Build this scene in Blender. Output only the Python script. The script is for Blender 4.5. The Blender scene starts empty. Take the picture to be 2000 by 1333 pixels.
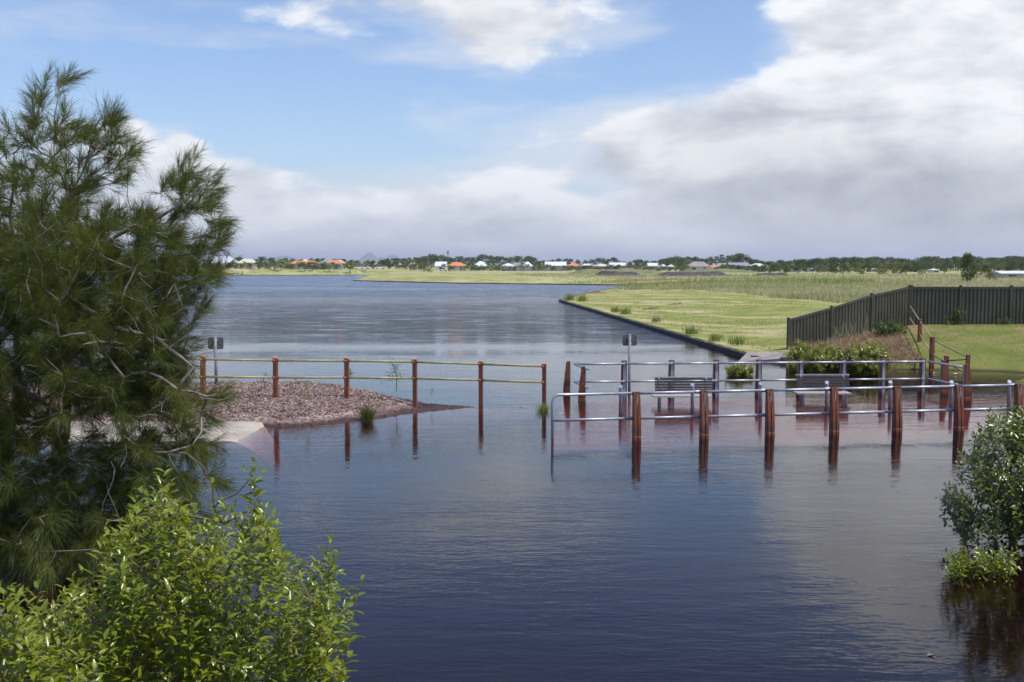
import bpy, math, random
import numpy as np
from mathutils import Vector, Matrix
R = math.radians
rng = np.random.default_rng(7)
random.seed(7)
sc = bpy.context.scene
col = sc.collection

# ------------------------------------------------------------------ camera
CAM_Z, F, CX, CY, HOR = 3.7, 2000.0, 1000.0, 666.5, 520.0
TH = math.atan((CY - HOR) / F)
cam = bpy.data.cameras.new('camera'); cam.sensor_width = 36; cam.lens = 36; cam.clip_end = 60000; cam.clip_start = 0.1
camo = bpy.data.objects.new('camera', cam); col.objects.link(camo)
camo.location = (0, 0, CAM_Z); camo.rotation_euler = (R(90) - TH, 0, 0)
sc.camera = camo

# ------------------------------------------------------------------ world, sun, exposure
SUN_EL, SUN_AZ = R(62), R(118)          # azimuth clockwise from +Y (the view direction)
SKY_STRENGTH, SUN_STRENGTH = 0.15, 4.4

class NT:
    """tiny node-tree expression builder"""
    def __init__(s, nt): s.nt = nt; s.n = nt.nodes; s.l = nt.links
    def node(s, t, **kw):
        n = s.n.new(t)
        for k, v in kw.items(): setattr(n, k, v)
        return n
    def put(s, sock, v):
        if isinstance(v, bpy.types.NodeSocket): s.l.new(v, sock)
        elif v is not None:
            try: sock.default_value = v
            except Exception:
                sock.default_value = (*v, 1.0) if len(v) == 3 else v[:3]
    def m(s, op, a, b=None, c=None, clamp=False):
        n = s.node('ShaderNodeMath', operation=op); n.use_clamp = clamp
        for i, v in enumerate((a, b, c)):
            if v is not None: s.put(n.inputs[i], v)
        return n.outputs[0]
    def add(s, a, b): return s.m('ADD', a, b)
    def sub(s, a, b): return s.m('SUBTRACT', a, b)
    def mul(s, a, b): return s.m('MULTIPLY', a, b)
    def sstep(s, x, a, b, lo=0.0, hi=1.0):
        n = s.node('ShaderNodeMapRange', interpolation_type='SMOOTHSTEP')
        for i, v in enumerate((x, a, b, lo, hi)): s.put(n.inputs[i], v)
        return n.outputs[0]
    def mix(s, f, a, b):
        n = s.node('ShaderNodeMix', data_type='RGBA')
        s.put(n.inputs[0], f); s.put(n.inputs[6], a); s.put(n.inputs[7], b)
        return n.outputs[2]
    def noise(s, vec, scale, detail=4, rough=.5, dist=0.0, dims='3D'):
        n = s.node('ShaderNodeTexNoise', noise_dimensions=dims)
        if vec is not None: s.l.new(vec, n.inputs['Vector'])
        n.inputs['Scale'].default_value = scale; n.inputs['Detail'].default_value = detail
        n.inputs['Roughness'].default_value = rough; n.inputs['Distortion'].default_value = dist
        return n.outputs[0]
    def vscale(s, vec, xyz, off=(0, 0, 0), rot=(0, 0, 0)):
        n = s.node('ShaderNodeMapping'); s.l.new(vec, n.inputs[0])
        n.inputs[1].default_value = off; n.inputs[2].default_value = rot; n.inputs[3].default_value = xyz
        return n.outputs[0]

w = bpy.data.worlds.new('World'); sc.world = w; w.use_nodes = True
w.node_tree.nodes.clear()
T = NT(w.node_tree)
sky = T.node('ShaderNodeTexSky', sky_type='NISHITA')
sky.sun_disc = False; sky.sun_elevation = SUN_EL; sky.sun_rotation = SUN_AZ
sky.altitude = 0; sky.air_density = 1.0; sky.dust_density = 1.2; sky.ozone_density = 1.6
D = T.node('ShaderNodeTexCoord').outputs['Generated']
sep = T.node('ShaderNodeSeparateXYZ'); T.l.new(D, sep.inputs[0])
dx, dy, dz = sep.outputs
az = T.m('ARCTAN2', dx, dy)
el = T.m('ARCSINE', dz)
def sky_px(px, py):                       # photo pixel -> azimuth, elevation
    cx, cy = (px - CX) / F, (CY - py) / F
    Y = math.cos(TH) + math.sin(TH) * cy; Z = -math.sin(TH) + math.cos(TH) * cy
    return math.atan2(cx, Y), math.atan2(Z, math.hypot(cx, Y))
def blob(px, py, sx, sy, wgt):
    a, e = sky_px(px, py)
    u = T.mul(T.sub(az, a), F / sx); v = T.mul(T.sub(el, e), F / sy)
    r2 = T.add(T.mul(u, u), T.mul(v, v))
    return T.mul(T.m('EXPONENT', T.mul(r2, -1.0)), wgt)
def total(items):
    acc = items[0]
    for i in items[1:]: acc = T.add(acc, i)
    return acc
# cloud cover: heaps as they stand in this sky; broken cloud goes on all round it
COVER = [(1900, 120, 400, 220, .50), (1480, 325, 340, 80, .26), (1640, 60, 120, 160, .18), (1950, -130, 230, 170, .30), (1740, 330, 430, 120, .36), (1960, 400, 380, 120, .22),
         (1180, 265, 420, 60, .15), (900, 25, 400, 80, .20), (590, 15, 170, 60, .08), (640, 425, 560, 80, .20), (1150, 450, 900, 60, .16),
         (258, 262, 42, 36, .34), (356, 284, 40, 40, .36), (300, 335, 120, 40, .10), (470, 350, 90, 36, .14), (60, 250, 150, 80, .08),
         (1000, 385, 130, 26, .20), (1130, 372, 90, 22, -.20), (1420, 70, 150, 100, -.30), (560, 190, 430, 80, -.30),
         (1240, 150, 240, 50, -.16), (1100, -280, 700, 190, -.24), (330, -200, 500, 170, -.22), (620, 300, 200, 30, -.10)]
cover = total([blob(*c) for c in COVER])
flat = T.vscale(D, (1, 1, 2.3))
warp = T.node('ShaderNodeTexNoise'); T.l.new(flat, warp.inputs['Vector']); warp.inputs['Scale'].default_value = 5; warp.inputs['Detail'].default_value = 1
wv = T.node('ShaderNodeVectorMath', operation='MULTIPLY_ADD'); T.l.new(warp.outputs['Color'], wv.inputs[0]); wv.inputs[1].default_value = (.10, .10, .10); T.l.new(flat, wv.inputs[2])
P1 = wv.outputs[0]
offs = T.node('ShaderNodeVectorMath', operation='ADD'); T.l.new(P1, offs.inputs[0]); offs.inputs[1].default_value = (.022, -.004, .050)
P2 = offs.outputs[0]
n1 = T.noise(P1, 9.0, 7, .56); n2 = T.noise(P2, 9.0, 4, .52)
big = T.noise(flat, 3.2, 2, .5)
dens = T.sub(T.add(T.add(n1, T.mul(T.sub(big, .5), .45)), cover), T.sstep(dz, .27, .50, 0.0, .18))
alpha = T.sstep(dens, .535, .75)
thick = T.sstep(dens, .62, 1.02)
lit = T.m('ADD', .66, T.mul(T.sub(n1, n2), 2.8), clamp=True)      # sunward side of each billow
under = total([blob(1800, 405, 420, 75, 1.0), blob(1560, 300, 260, 60, .30), blob(1080, 260, 380, 50, .26), blob(1900, 480, 420, 60, .9), blob(700, 440, 600, 40, .12), blob(850, 50, 400, 70, .42)])
ccol = T.mix(lit, (.56, .59, .66, 1), (1.02, 1.03, 1.05, 1))
shade = T.m('SUBTRACT', 1.0, T.mul(T.m('MINIMUM', T.mul(under, T.sstep(dens, .55, .95)), 1.0), .44))
cs = T.node('ShaderNodeVectorMath', operation='SCALE'); T.l.new(ccol, cs.inputs[0]); T.l.new(shade, cs.inputs['Scale']); ccol = cs.outputs[0]
# thin high veil
veil_n = T.noise(T.vscale(D, (1.2, 1.2, 5.5)), 4.0, 4, .6)
veil = T.mul(T.sstep(T.add(veil_n, T.mul(cover, .9)), .40, .74), .64)
low = T.sstep(dz, .16, .0)               # the lower air is milky
blue = T.node('ShaderNodeVectorMath', operation='SCALE'); T.l.new(sky.outputs[0], blue.inputs[0]); blue.inputs['Scale'].default_value = SKY_STRENGTH
tint = T.node('ShaderNodeVectorMath', operation='MULTIPLY'); T.l.new(blue.outputs[0], tint.inputs[0]); tint.inputs[1].default_value = (.98, 1.04, 1.17)
deep = T.node('ShaderNodeVectorMath', operation='MULTIPLY'); T.l.new(tint.outputs[0], deep.inputs[0]); T.l.new(T.mix(T.sstep(dz, .22, .65), (1, 1, 1, 1), (.80, .92, 1.22, 1)), deep.inputs[1])   # deeper blue overhead
base = T.mix(T.mul(low, .45), deep.outputs[0], (.62, .75, .92, 1))
veil = T.mul(veil, T.sstep(dz, .34, .16, .12, 1.0))
base = T.mix(veil, base, (.78, .82, .90, 1))
fin = T.mix(T.mul(alpha, .92), base, ccol)
fin = T.mix(T.mul(T.sstep(dz, .12, .0), .34), fin, (.74, .79, .87, 1))   # far cloud fades into the milky air
bg = T.node('ShaderNodeBackground'); T.l.new(fin, bg.inputs[0]); bg.inputs[1].default_value = 1.0
wo = T.node('ShaderNodeOutputWorld'); T.l.new(bg.outputs[0], wo.inputs[0])

w.cycles.sampling_method = 'MANUAL'; w.cycles.sample_map_resolution = 256
sun = bpy.data.lights.new('sun', 'SUN'); sun.energy = SUN_STRENGTH; sun.angle = R(.53); sun.color = (1, .955, .88)
suno = bpy.data.objects.new('sun', sun); col.objects.link(suno)
sd = Vector((math.sin(SUN_AZ) * math.cos(SUN_EL), math.cos(SUN_AZ) * math.cos(SUN_EL), math.sin(SUN_EL)))
suno.rotation_euler = sd.to_track_quat('Z', 'Y').to_euler(); suno.location = (40, -10, 60)
vs = sc.view_settings; vs.view_transform = 'Standard'; vs.look = 'None'; vs.exposure = 0; vs.gamma = 1
sc.cycles.use_denoising = True; sc.cycles.use_adaptive_sampling = True; sc.cycles.adaptive_threshold = .02
sc.cycles.max_bounces = 8; sc.cycles.transparent_max_bounces = 12; sc.cycles.caustics_reflective = False; sc.cycles.caustics_refractive = False

# ------------------------------------------------------------------ pixel helpers (a pixel gives a direction; distance comes from the ground touched)
def ray(px, py):
    cx, cy = (px - CX) / F, (CY - py) / F
    return cx, math.cos(TH) + math.sin(TH) * cy, -math.sin(TH) + math.cos(TH) * cy
def G(px, py, z=0.0):
    x, y, zz = ray(px, py); t = (z - CAM_Z) / zz
    return Vector((x * t, y * t, z))
def at(px, py, d):
    x, y, zz = ray(px, py); t = d / y
    return Vector((x * t, d, CAM_Z + zz * t))
def Zat(py, d): return at(CX, py, d).z

# ------------------------------------------------------------------ mesh helpers
def tag(o, label=None, cat=None, group=None, kind=None):
    for k, v in (('label', label), ('category', cat), ('group', group), ('kind', kind)):
        if v: o[k] = v
    return o
def thing(name, label, cat, loc=(0, 0, 0), rotz=0, group=None):
    o = bpy.data.objects.new(name, None); col.objects.link(o); o.empty_display_size = .2
    o.location = loc; o.rotation_euler = (0, 0, rotz)
    return tag(o, label, cat, group)
def mesh_np(name, V, faces, mat, parent=None, smooth=False, world=False, fmat=None):
    """faces: list of int arrays (n,k); V (n,3)"""
    V = np.asarray(V, dtype=np.float64)
    if world and parent is not None:
        M = np.array((Matrix.Translation(parent.location) @ parent.rotation_euler.to_matrix().to_4x4()).inverted())
        V = V @ M[:3, :3].T + M[:3, 3]
    me = bpy.data.meshes.new(name)
    faces = [np.asarray(f, dtype=np.int32) for f in faces if len(f)]
    loops = np.concatenate([f.ravel() for f in faces])
    sizes = np.concatenate([np.full(len(f), f.shape[1], dtype=np.int32) for f in faces])
    starts = np.concatenate([[0], np.cumsum(sizes)[:-1]]).astype(np.int32)
    me.vertices.add(len(V)); me.vertices.foreach_set('co', V.astype(np.float32).ravel())
    me.loops.add(len(loops)); me.loops.foreach_set('vertex_index', loops)
    me.polygons.add(len(sizes)); me.polygons.foreach_set('loop_start', starts); me.polygons.foreach_set('loop_total', sizes)
    me.polygons.foreach_set('use_smooth', np.full(len(sizes), bool(smooth)))
    me.update(calc_edges=True)
    if isinstance(mat, (list, tuple)):
        for m_ in mat: me.materials.append(m_)
        if fmat is not None: me.polygons.foreach_set('material_index', np.asarray(fmat, dtype=np.int32))
    elif mat: me.materials.append(mat)
    o = bpy.data.objects.new(name, me); col.objects.link(o)
    if parent: o.parent = parent
    return o
class MB:
    def __init__(s): s.v = []; s.q = []; s.t = []; s.n = []
    def pts(s, P):
        i = len(s.v); s.v.extend([tuple(p) for p in P]); return i
    def face(s, idx):
        (s.t if len(idx) == 3 else s.q if len(idx) == 4 else s.n).append(list(idx))
    def box(s, c, size, rz=0, rx=0, ry=0, taper=1.0):
        M = Matrix.Rotation(rz, 3, 'Z') @ Matrix.Rotation(ry, 3, 'Y') @ Matrix.Rotation(rx, 3, 'X')
        c = Vector(c); h = Vector(size) / 2; P = []
        for z in (-1, 1):
            k = taper if z > 0 else 1
            for x, y in ((-1, -1), (1, -1), (1, 1), (-1, 1)):
                P.append(c + M @ Vector((x * h.x * k, y * h.y * k, z * h.z)))
        i = s.pts(P)
        for f in ((3, 2, 1, 0), (4, 5, 6, 7), (0, 1, 5, 4), (1, 2, 6, 5), (2, 3, 7, 6), (3, 0, 4, 7)):
            s.q.append([i + k for k in f])
        return s
    def tube(s, path, r, n=8, caps=True):
        path = [Vector(p) for p in path]
        rr = r if hasattr(r, '__len__') else [r] * len(path)
        t0 = (path[1] - path[0]).normalized()
        a = t0.orthogonal().normalized(); rings = []
        for k, p in enumerate(path):
            t = (path[min(k + 1, len(path) - 1)] - path[max(k - 1, 0)]).normalized()
            a = (a - t * a.dot(t)); a = a.normalized() if a.length > 1e-6 else t.orthogonal().normalized()
            b = t.cross(a)
            rings.append(s.pts([p + (a * math.cos(2 * math.pi * j / n) + b * math.sin(2 * math.pi * j / n)) * rr[k] for j in range(n)]))
        for k in range(len(path) - 1):
            for j in range(n):
                j2 = (j + 1) % n
                s.q.append([rings[k] + j, rings[k] + j2, rings[k + 1] + j2, rings[k + 1] + j])
        if caps:
            s.face([rings[0] + j for j in reversed(range(n))]); s.face([rings[-1] + j for j in range(n)])
        return s
    def prism(s, poly, a, b):
        """poly: list of Vector (one end cap); swept from +a to +b (vectors)"""
        a, b = Vector(a), Vector(b); n = len(poly)
        i = s.pts([Vector(p) + a for p in poly]); j = s.pts([Vector(p) + b for p in poly])
        s.face([i + k for k in range(n)]); s.face([j + k for k in reversed(range(n))])
        for k in range(n):
            k2 = (k + 1) % n; s.q.append([i + k2, i + k, j + k, j + k2])
        return s
    def build(s, name, mat, parent=None, smooth=False, world=True):
        fs = []
        if s.q: fs.append(np.array(s.q))
        if s.t: fs.append(np.array(s.t))
        by = {}
        for f in s.n: by.setdefault(len(f), []).append(f)
        fs += [np.array(v) for v in by.values()]
        o = mesh_np(name, np.array(s.v), fs, mat, parent, smooth, world)
        bm_fix(o.data)
        return o
import bmesh
def bm_fix(me):
    b = bmesh.new(); b.from_mesh(me); bmesh.ops.recalc_face_normals(b, faces=b.faces); b.to_mesh(me); b.free()
def copy_tree(o, parent=None):
    c = o.copy(); col.objects.link(c); c.parent = parent
    for ch in o.children: copy_tree(ch, c)
    return c
def sm(x, a, b):
    t = np.clip((x - a) / (b - a), 0, 1); return t * t * (3 - 2 * t)
def vnoise(x, y, seed=0):
    """cheap smooth value noise (numpy)"""
    xi, yi = np.floor(x).astype(int), np.floor(y).astype(int); fx, fy = x - xi, y - yi
    fx, fy = fx * fx * (3 - 2 * fx), fy * fy * (3 - 2 * fy)
    def h(i, j):
        v = np.sin(i * 127.1 + j * 311.7 + seed * 74.7) * 43758.5453
        return v - np.floor(v)
    return (h(xi, yi) * (1 - fx) + h(xi + 1, yi) * fx) * (1 - fy) + (h(xi, yi + 1) * (1 - fx) + h(xi + 1, yi + 1) * fx) * fy

# ------------------------------------------------------------------ materials
def newmat(name):
    m = bpy.data.materials.new(name); m.use_nodes = True; m.node_tree.nodes.clear()
    return m, NT(m.node_tree)
def out(t, surf=None, vol=None):
    o = t.node('ShaderNodeOutputMaterial')
    if surf is not None: t.l.new(surf, o.inputs[0])
    if vol is not None: t.l.new(vol, o.inputs[1])
def pm(name, c1, c2, scale=4, rough=.7, bump=0.0, bscale=None, metal=0.0, stretch=(1, 1, 1), spec=.5, coords='Object', detail=5, dist=.02, rvar=0.0, lo=.35, hi=.65):
    m, t = newmat(name)
    co = t.node('ShaderNodeTexCoord').outputs[coords]
    v = t.vscale(co, stretch)
    oi = t.node('ShaderNodeObjectInfo').outputs['Random']
    n = t.noise(v, scale, detail, .6)
    f = t.sstep(n, lo, hi)
    p = t.node('ShaderNodeBsdfPrincipled')
    t.l.new(t.mix(f, (*c1, 1), (*c2, 1)), p.inputs['Base Color'])
    p.inputs['Roughness'].default_value = rough; p.inputs['Metallic'].default_value = metal; p.inputs['Specular IOR Level'].default_value = spec
    if rvar: t.l.new(t.add(rough - rvar / 2, t.mul(t.noise(v, scale * 2.3, 3), rvar)), p.inputs['Roughness'])
    if bump:
        b = t.node('ShaderNodeBump'); b.inputs['Strength'].default_value = bump; b.inputs['Distance'].default_value = dist
        t.l.new(t.noise(v, bscale or scale * 6, 4, .6), b.inputs['Height']); t.l.new(b.outputs[0], p.inputs['Normal'])
    out(t, p.outputs[0]); return m
def leafmat(name, c1, c2, back, trans=.35, rough=.45, gloss=.08, scale=3.0):
    """leaf: diffuse + light through the blade + a waxy reflection"""
    m, t = newmat(name)
    co = t.node('ShaderNodeTexCoord').outputs['Object']
    n = t.noise(co, scale, 3); n2 = t.noise(co, scale * 9, 2)
    f = t.sstep(t.add(t.mul(n, .6), t.mul(n2, .4)), .35, .65)
    c = t.mix(f, (*c1, 1), (*c2, 1))
    d = t.node('ShaderNodeBsdfDiffuse'); t.l.new(c, d.inputs[0])
    tr = t.node('ShaderNodeBsdfTranslucent'); tr.inputs[0].default_value = (*back, 1)
    a = t.node('ShaderNodeMixShader'); a.inputs[0].default_value = trans; t.l.new(d.outputs[0], a.inputs[1]); t.l.new(tr.outputs[0], a.inputs[2])
    g = t.node('ShaderNodeBsdfGlossy'); g.inputs['Roughness'].default_value = rough; g.inputs[0].default_value = (.9, .95, .9, 1)
    fr = t.node('ShaderNodeFresnel'); fr.inputs[0].default_value = 1.45
    b = t.node('ShaderNodeMixShader'); t.l.new(t.add(gloss, t.mul(fr.outputs[0], gloss * .6)), b.inputs[0]); t.l.new(a.outputs[0], b.inputs[1]); t.l.new(g.outputs[0], b.inputs[2])
    out(t, b.outputs[0]); return m
# ------------------------------------------------------------------ the setting: terrain, water, banks
LAKE = np.array([(-4.0, 6.2), (-5.0, 10), (-5.2, 14.6), (-7.5, 17.6), (-11, 20.2), (-12.5, 24), (-13.5, 29.5), (-28, 40), (-45, 70), (-80, 130), (-235, 385), (-235, 402),
                 (-114, 402), (-62, 416), (-57, 412), (-39.5, 255), (-10.9, 217), (19.7, 197), (36, 189), (36, 184.5), (21, 183), (11.4, 142), (5, 107), (9.5, 40.2),
                 (10.5, 40.0), (11.6, 39.2), (12.3, 37.6), (13.3, 36.1), (14.4, 35.9), (15.5, 35.7), (17, 35.3), (18.2, 34.1), (15.9, 33.4), (14.9, 32.1), (17, 30.2), (24, 29), (40, 25), (44, 6.5), (20, 6.4)])
def lake_sd(X, Y):
    """signed distance to the shore: positive on land"""
    d2 = np.full(X.shape, 1e18); inside = np.zeros(X.shape, bool); n = len(LAKE)
    for i in range(n):
        ax, ay = LAKE[i]; bx, by = LAKE[(i + 1) % n]
        ex, ey = bx - ax, by - ay
        t = np.clip(((X - ax) * ex + (Y - ay) * ey) / (ex * ex + ey * ey), 0, 1)
        d2 = np.minimum(d2, (X - ax - t * ex) ** 2 + (Y - ay - t * ey) ** 2)
        c = ((ay > Y) != (by > Y)); 
        with np.errstate(divide='ignore', invalid='ignore'):
            inside ^= c & (X < (bx - ax) * (Y - ay) / (by - ay if by != ay else 1e-9) + ax)
    d = np.sqrt(d2); return np.where(inside, -d, d)
def ground_z(X, Y):
    X, Y = np.asarray(X, float), np.asarray(Y, float)
    d = lake_sd(X, Y); dl = np.maximum(d, 0)
    n = vnoise(X * .35, Y * .35, 1) - .5; n2 = vnoise(X * .05, Y * .05, 2) - .5
    flat = .22 + .85 * sm(dl, 0.6, 16) + .12 * n * sm(dl, .5, 3) + .3 * n2 * sm(dl, 5, 30)
    far = .2 + 2.1 * sm(dl, 0.5, 20) + .2 * n2
    farw = sm(Y, 330, 380) * sm(-X, 40, 60)
    z = flat * (1 - farw) + far * farw
    lawn = sm(X, 10.8, 11.8) * sm(-Y, -60, -50)                    # the natural bank behind the boardwalk
    zl = -.10 + .34 * sm(dl, 0, 1.6) + .82 * sm(dl, .8, 10) + .07 * n * sm(dl, .2, 2)
    z = z * (1 - lawn) + zl * lawn
    nat = np.maximum(sm(-Y, -39.9, -39.4), sm(-X, 14, 18) * sm(-Y, -160, -120)) * (1 - lawn)
    zL = -.12 + .5 * sm(dl, 0, 3) + .25 * n
    z = z * (1 - nat) + zL * nat
    r = np.hypot(X, Y)
    z = np.where(r < 12, np.maximum(z, 2.1 - .56 * np.maximum(r - 2.2, 0)), z)
    bed = -.12 - 1.3 * sm(-d, 0, 4.0) - .1 * n
    bed = np.where((nat < .5) & (lawn < .5), -1.4, bed)
    return np.where(d > 0, z, bed)
def gz(x, y): return float(ground_z(np.array([x]), np.array([y]))[0])

fine = np.linspace(-31, 31, 621); coarse = np.arange(35, 326, 5)
ang = np.radians(np.concatenate([fine, coarse]))
rad = [0.01, 1, 2]
while rad[-1] < 14: rad.append(rad[-1] + .5)
while rad[-1] < 125: rad.append(rad[-1] * 1.008)
while rad[-1] < 800: rad.append(rad[-1] * 1.018)
while rad[-1] < 24000: rad.append(rad[-1] * 1.2)
rad = np.array(rad)
A_, R_ = np.meshgrid(ang, rad)
X_, Y_ = R_ * np.sin(A_), R_ * np.cos(A_)
Z_ = ground_z(X_, Y_)
nr, na = X_.shape
I = np.arange(nr * na).reshape(nr, na); J = np.roll(I, -1, axis=1)
quads = np.stack([I[:-1].ravel(), J[:-1].ravel(), J[1:].ravel(), I[1:].ravel()], 1)[:, ::-1]

# grass: mown lawn near the wall, long meadow beyond; colours by where it grows
def ground_mat():
    m, t = newmat('grassland')
    co = t.node('ShaderNodeTexCoord').outputs['Object']
    s = t.node('ShaderNodeSeparateXYZ'); t.l.new(co, s.inputs[0]); x, y, z = s.outputs
    nbig = t.noise(co, .06, 4, .6); nmid = t.noise(co, .5, 5, .6); nfine = t.noise(co, 7, 4, .7)
    streak = t.noise(t.vscale(t.vscale(co, (1, 1, 1), rot=(0, 0, R(-23))), (.75, .05, 1)), 1.0, 5, .62, .5)
    green = t.mix(t.sstep(nmid, .35, .65), (.190, .215, .046, 1), (.275, .275, .080, 1))
    lawn = t.mix(t.mul(t.sstep(streak, .47, .62), .85), green, (.48, .40, .20, 1))
    lawn = t.mix(t.mul(t.sstep(nfine, .5, .8), .45), lawn, (.10, .14, .02, 1))
    med = t.mix(t.sstep(t.add(t.mul(nbig, .6), t.mul(nmid, .4)), .38, .62), (.26, .28, .085, 1), (.42, .38, .18, 1))
    med = t.mix(t.sstep(t.noise(t.vscale(co, (.02, .08, 1)), 1.0, 4), .55, .68), med, (.20, .13, .06, 1))
    # the meadow begins beyond this line
    line = t.sub(y, t.m('MAXIMUM', 74.0, t.sub(300.0, t.mul(x, 9.6))))
    line = t.add(line, t.mul(t.sub(nmid, .5), 10))
    far2 = t.sstep(y, 150, 190)
    f = t.m('MAXIMUM', t.sstep(line, -3, 3), t.mul(far2, t.sstep(nbig, .4, .6)))
    # right-hand lawn of the bank is a richer green, bare at its brow
    bank = t.mul(t.sstep(x, 11.5, 13.5), t.sstep(y, 50, 46))
    rich = t.mix(t.sstep(nmid, .3, .7), (.125, .155, .026, 1), (.215, .205, .058, 1))
    bare = t.mul(t.sstep(t.noise(co, .45, 5, .65), .47, .60), t.mul(t.sstep(z, .45, .85), .85))
    rich = t.mix(bare, rich, (.30, .20, .115, 1))
    c = t.mix(f, lawn, med); c = t.mix(bank, c, rich)
    wet = t.sstep(z, .10, -.02)
    c = t.mix(wet, c, (.034, .025, .018, 1))
    p = t.node('ShaderNodeBsdfPrincipled'); t.l.new(c, p.inputs['Base Color']); p.inputs['Roughness'].default_value = .9; p.inputs['Specular IOR Level'].default_value = .15
    b = t.node('ShaderNodeBump'); b.inputs['Strength'].default_value = .9; b.inputs['Distance'].default_value = .06
    t.l.new(t.noise(co, 9, 5, .75), b.inputs['Height']); t.l.new(b.outputs[0], p.inputs['Normal'])
    out(t, p.outputs[0]); return m
ground = tag(mesh_np('ground', np.stack([X_.ravel(), Y_.ravel(), Z_.ravel()], 1), [quads], ground_mat(), smooth=True), kind='structure')

# ---- water: a body of tannin-stained water with a rippled skin
def water_mat():
    m, t = newmat('lake water')
    co = t.node('ShaderNodeTexCoord').outputs['Object']
    s = t.node('ShaderNodeSeparateXYZ'); t.l.new(co, s.inputs[0]); x, y, z = s.outputs
    patch = t.noise(t.vscale(co, (.012, .05, 1)), 1.0, 3, .55, .5)
    wind = t.mul(t.sstep(t.add(y, t.mul(t.sub(patch, .5), 70)), 38, 66), t.sstep(patch, .25, .55, .50, 1.0))
    small = t.noise(t.vscale(co, (.75, 1.5, 1)), 3.2, 4, .62, .3)
    mid = t.noise(t.vscale(co, (.5, 1.3, 1), rot=(0, 0, R(12))), 1.1, 3, .55, .3)
    calm = t.noise(t.vscale(co, (.55, 1.9, 1), rot=(0, 0, R(-9))), 2.6, 3, .5, .6)
    calm2 = t.noise(t.vscale(co, (1, 2.2, 1), rot=(0, 0, R(24))), 6.5, 2, .5, .2)
    lull = t.sstep(t.noise(t.vscale(co, (.16, .3, 1)), 1.0, 3), .35, .65, .35, 1.0)
    gust = t.sstep(t.noise(t.vscale(co, (.30, .75, 1)), 1.0, 5, .6, .6), .32, .68, .30, 1.5)
    hw = t.mul(t.mul(wind, gust), t.add(t.mul(small, .075), t.mul(mid, .07)))
    hc = t.mul(lull, t.add(t.mul(calm, .0062), t.mul(calm2, .0034)))
    h = t.add(hw, t.add(hc, t.mul(mid, .007)))
    b = t.node('ShaderNodeBump'); b.inputs['Strength'].default_value = 1.0; b.inputs['Distance'].default_value = 1.0
    t.l.new(h, b.inputs['Height'])
    fr = t.node('ShaderNodeFresnel'); fr.inputs[0].default_value = 1.333; t.l.new(b.outputs[0], fr.inputs[1])
    g = t.node('ShaderNodeBsdfGlossy'); g.inputs[0].default_value = (1, 1, 1, 1); t.l.new(t.add(.025, t.mul(wind, t.sstep(y, 40, 200, .03, .28))), g.inputs['Roughness']); t.l.new(b.outputs[0], g.inputs['Normal'])
    tr = t.node('ShaderNodeBsdfTransparent'); tr.inputs[0].default_value = (.93, .86, .80, 1)
    mx = t.node('ShaderNodeMixShader'); t.l.new(fr.outputs[0], mx.inputs[0])
    df = t.node('ShaderNodeBsdfDiffuse'); df.inputs[0].default_value = (.38, .12, .10, 1)      # silt and tannin hanging in the water
    tb = t.node('ShaderNodeMixShader'); tb.inputs[0].default_value = .016; t.l.new(tr.outputs[0], tb.inputs[1]); t.l.new(df.outputs[0], tb.inputs[2]); t.l.new(tb.outputs[0], mx.inputs[1]); t.l.new(g.outputs[0], mx.inputs[2])
    va = t.node('ShaderNodeVolumeAbsorption'); va.inputs[0].default_value = (.64, .20, .10, 1); va.inputs[1].default_value = 1.7
    out(t, mx.outputs[0], va.outputs[0]); return m
bx = MB(); bx.box((0, 290, -1.0), (760, 580, 2.0))
water = tag(bx.build('water', water_mat()), kind='structure')

# ---- hills on the horizon, far beyond the houses
hm = pm('far hills', (.07, .085, .06), (.10, .11, .08), .002, .95)
def hill(peaks, d):
    n = 60; x0 = min(p[0] - p[2] * 1.4 for p in peaks); x1 = max(p[0] + p[2] * 1.4 for p in peaks)
    xs = np.linspace(x0, x1, n); V = []; rows = 9
    for k in range(rows):
        u = (k / (rows - 1) * 2 - 1)
        for x in xs:
            h = max(p[1] * max(0, 1 - (abs(x - p[0]) / p[2]) ** p[3]) for p in peaks)
            pp = at(x, HOR, d); h *= d / F * (1 - u * u)
            V.append((pp.x, d + u * 900, 1 + h + (6 * math.sin(x * 1.7 + k) if 0 < k < rows - 1 and h > 20 else 0)))
    I = np.arange(rows * n).reshape(rows, n)
    q = np.stack([I[:-1, :-1].ravel(), I[:-1, 1:].ravel(), I[1:, 1:].ravel(), I[1:, :-1].ravel()], 1)
    return tag(mesh_np('hill', V, [q], hm, smooth=True), kind='structure')
hill([(556, 20, 34, 1.8)], 15000)
hill([(722, 27, 30, 1.05), (745, 18, 26, 1.3), (768, 23, 22, 1.6)], 16000)
hill([(1262, 12, 60, 1.6), (1320, 9, 50, 1.5)], 17000)
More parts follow.
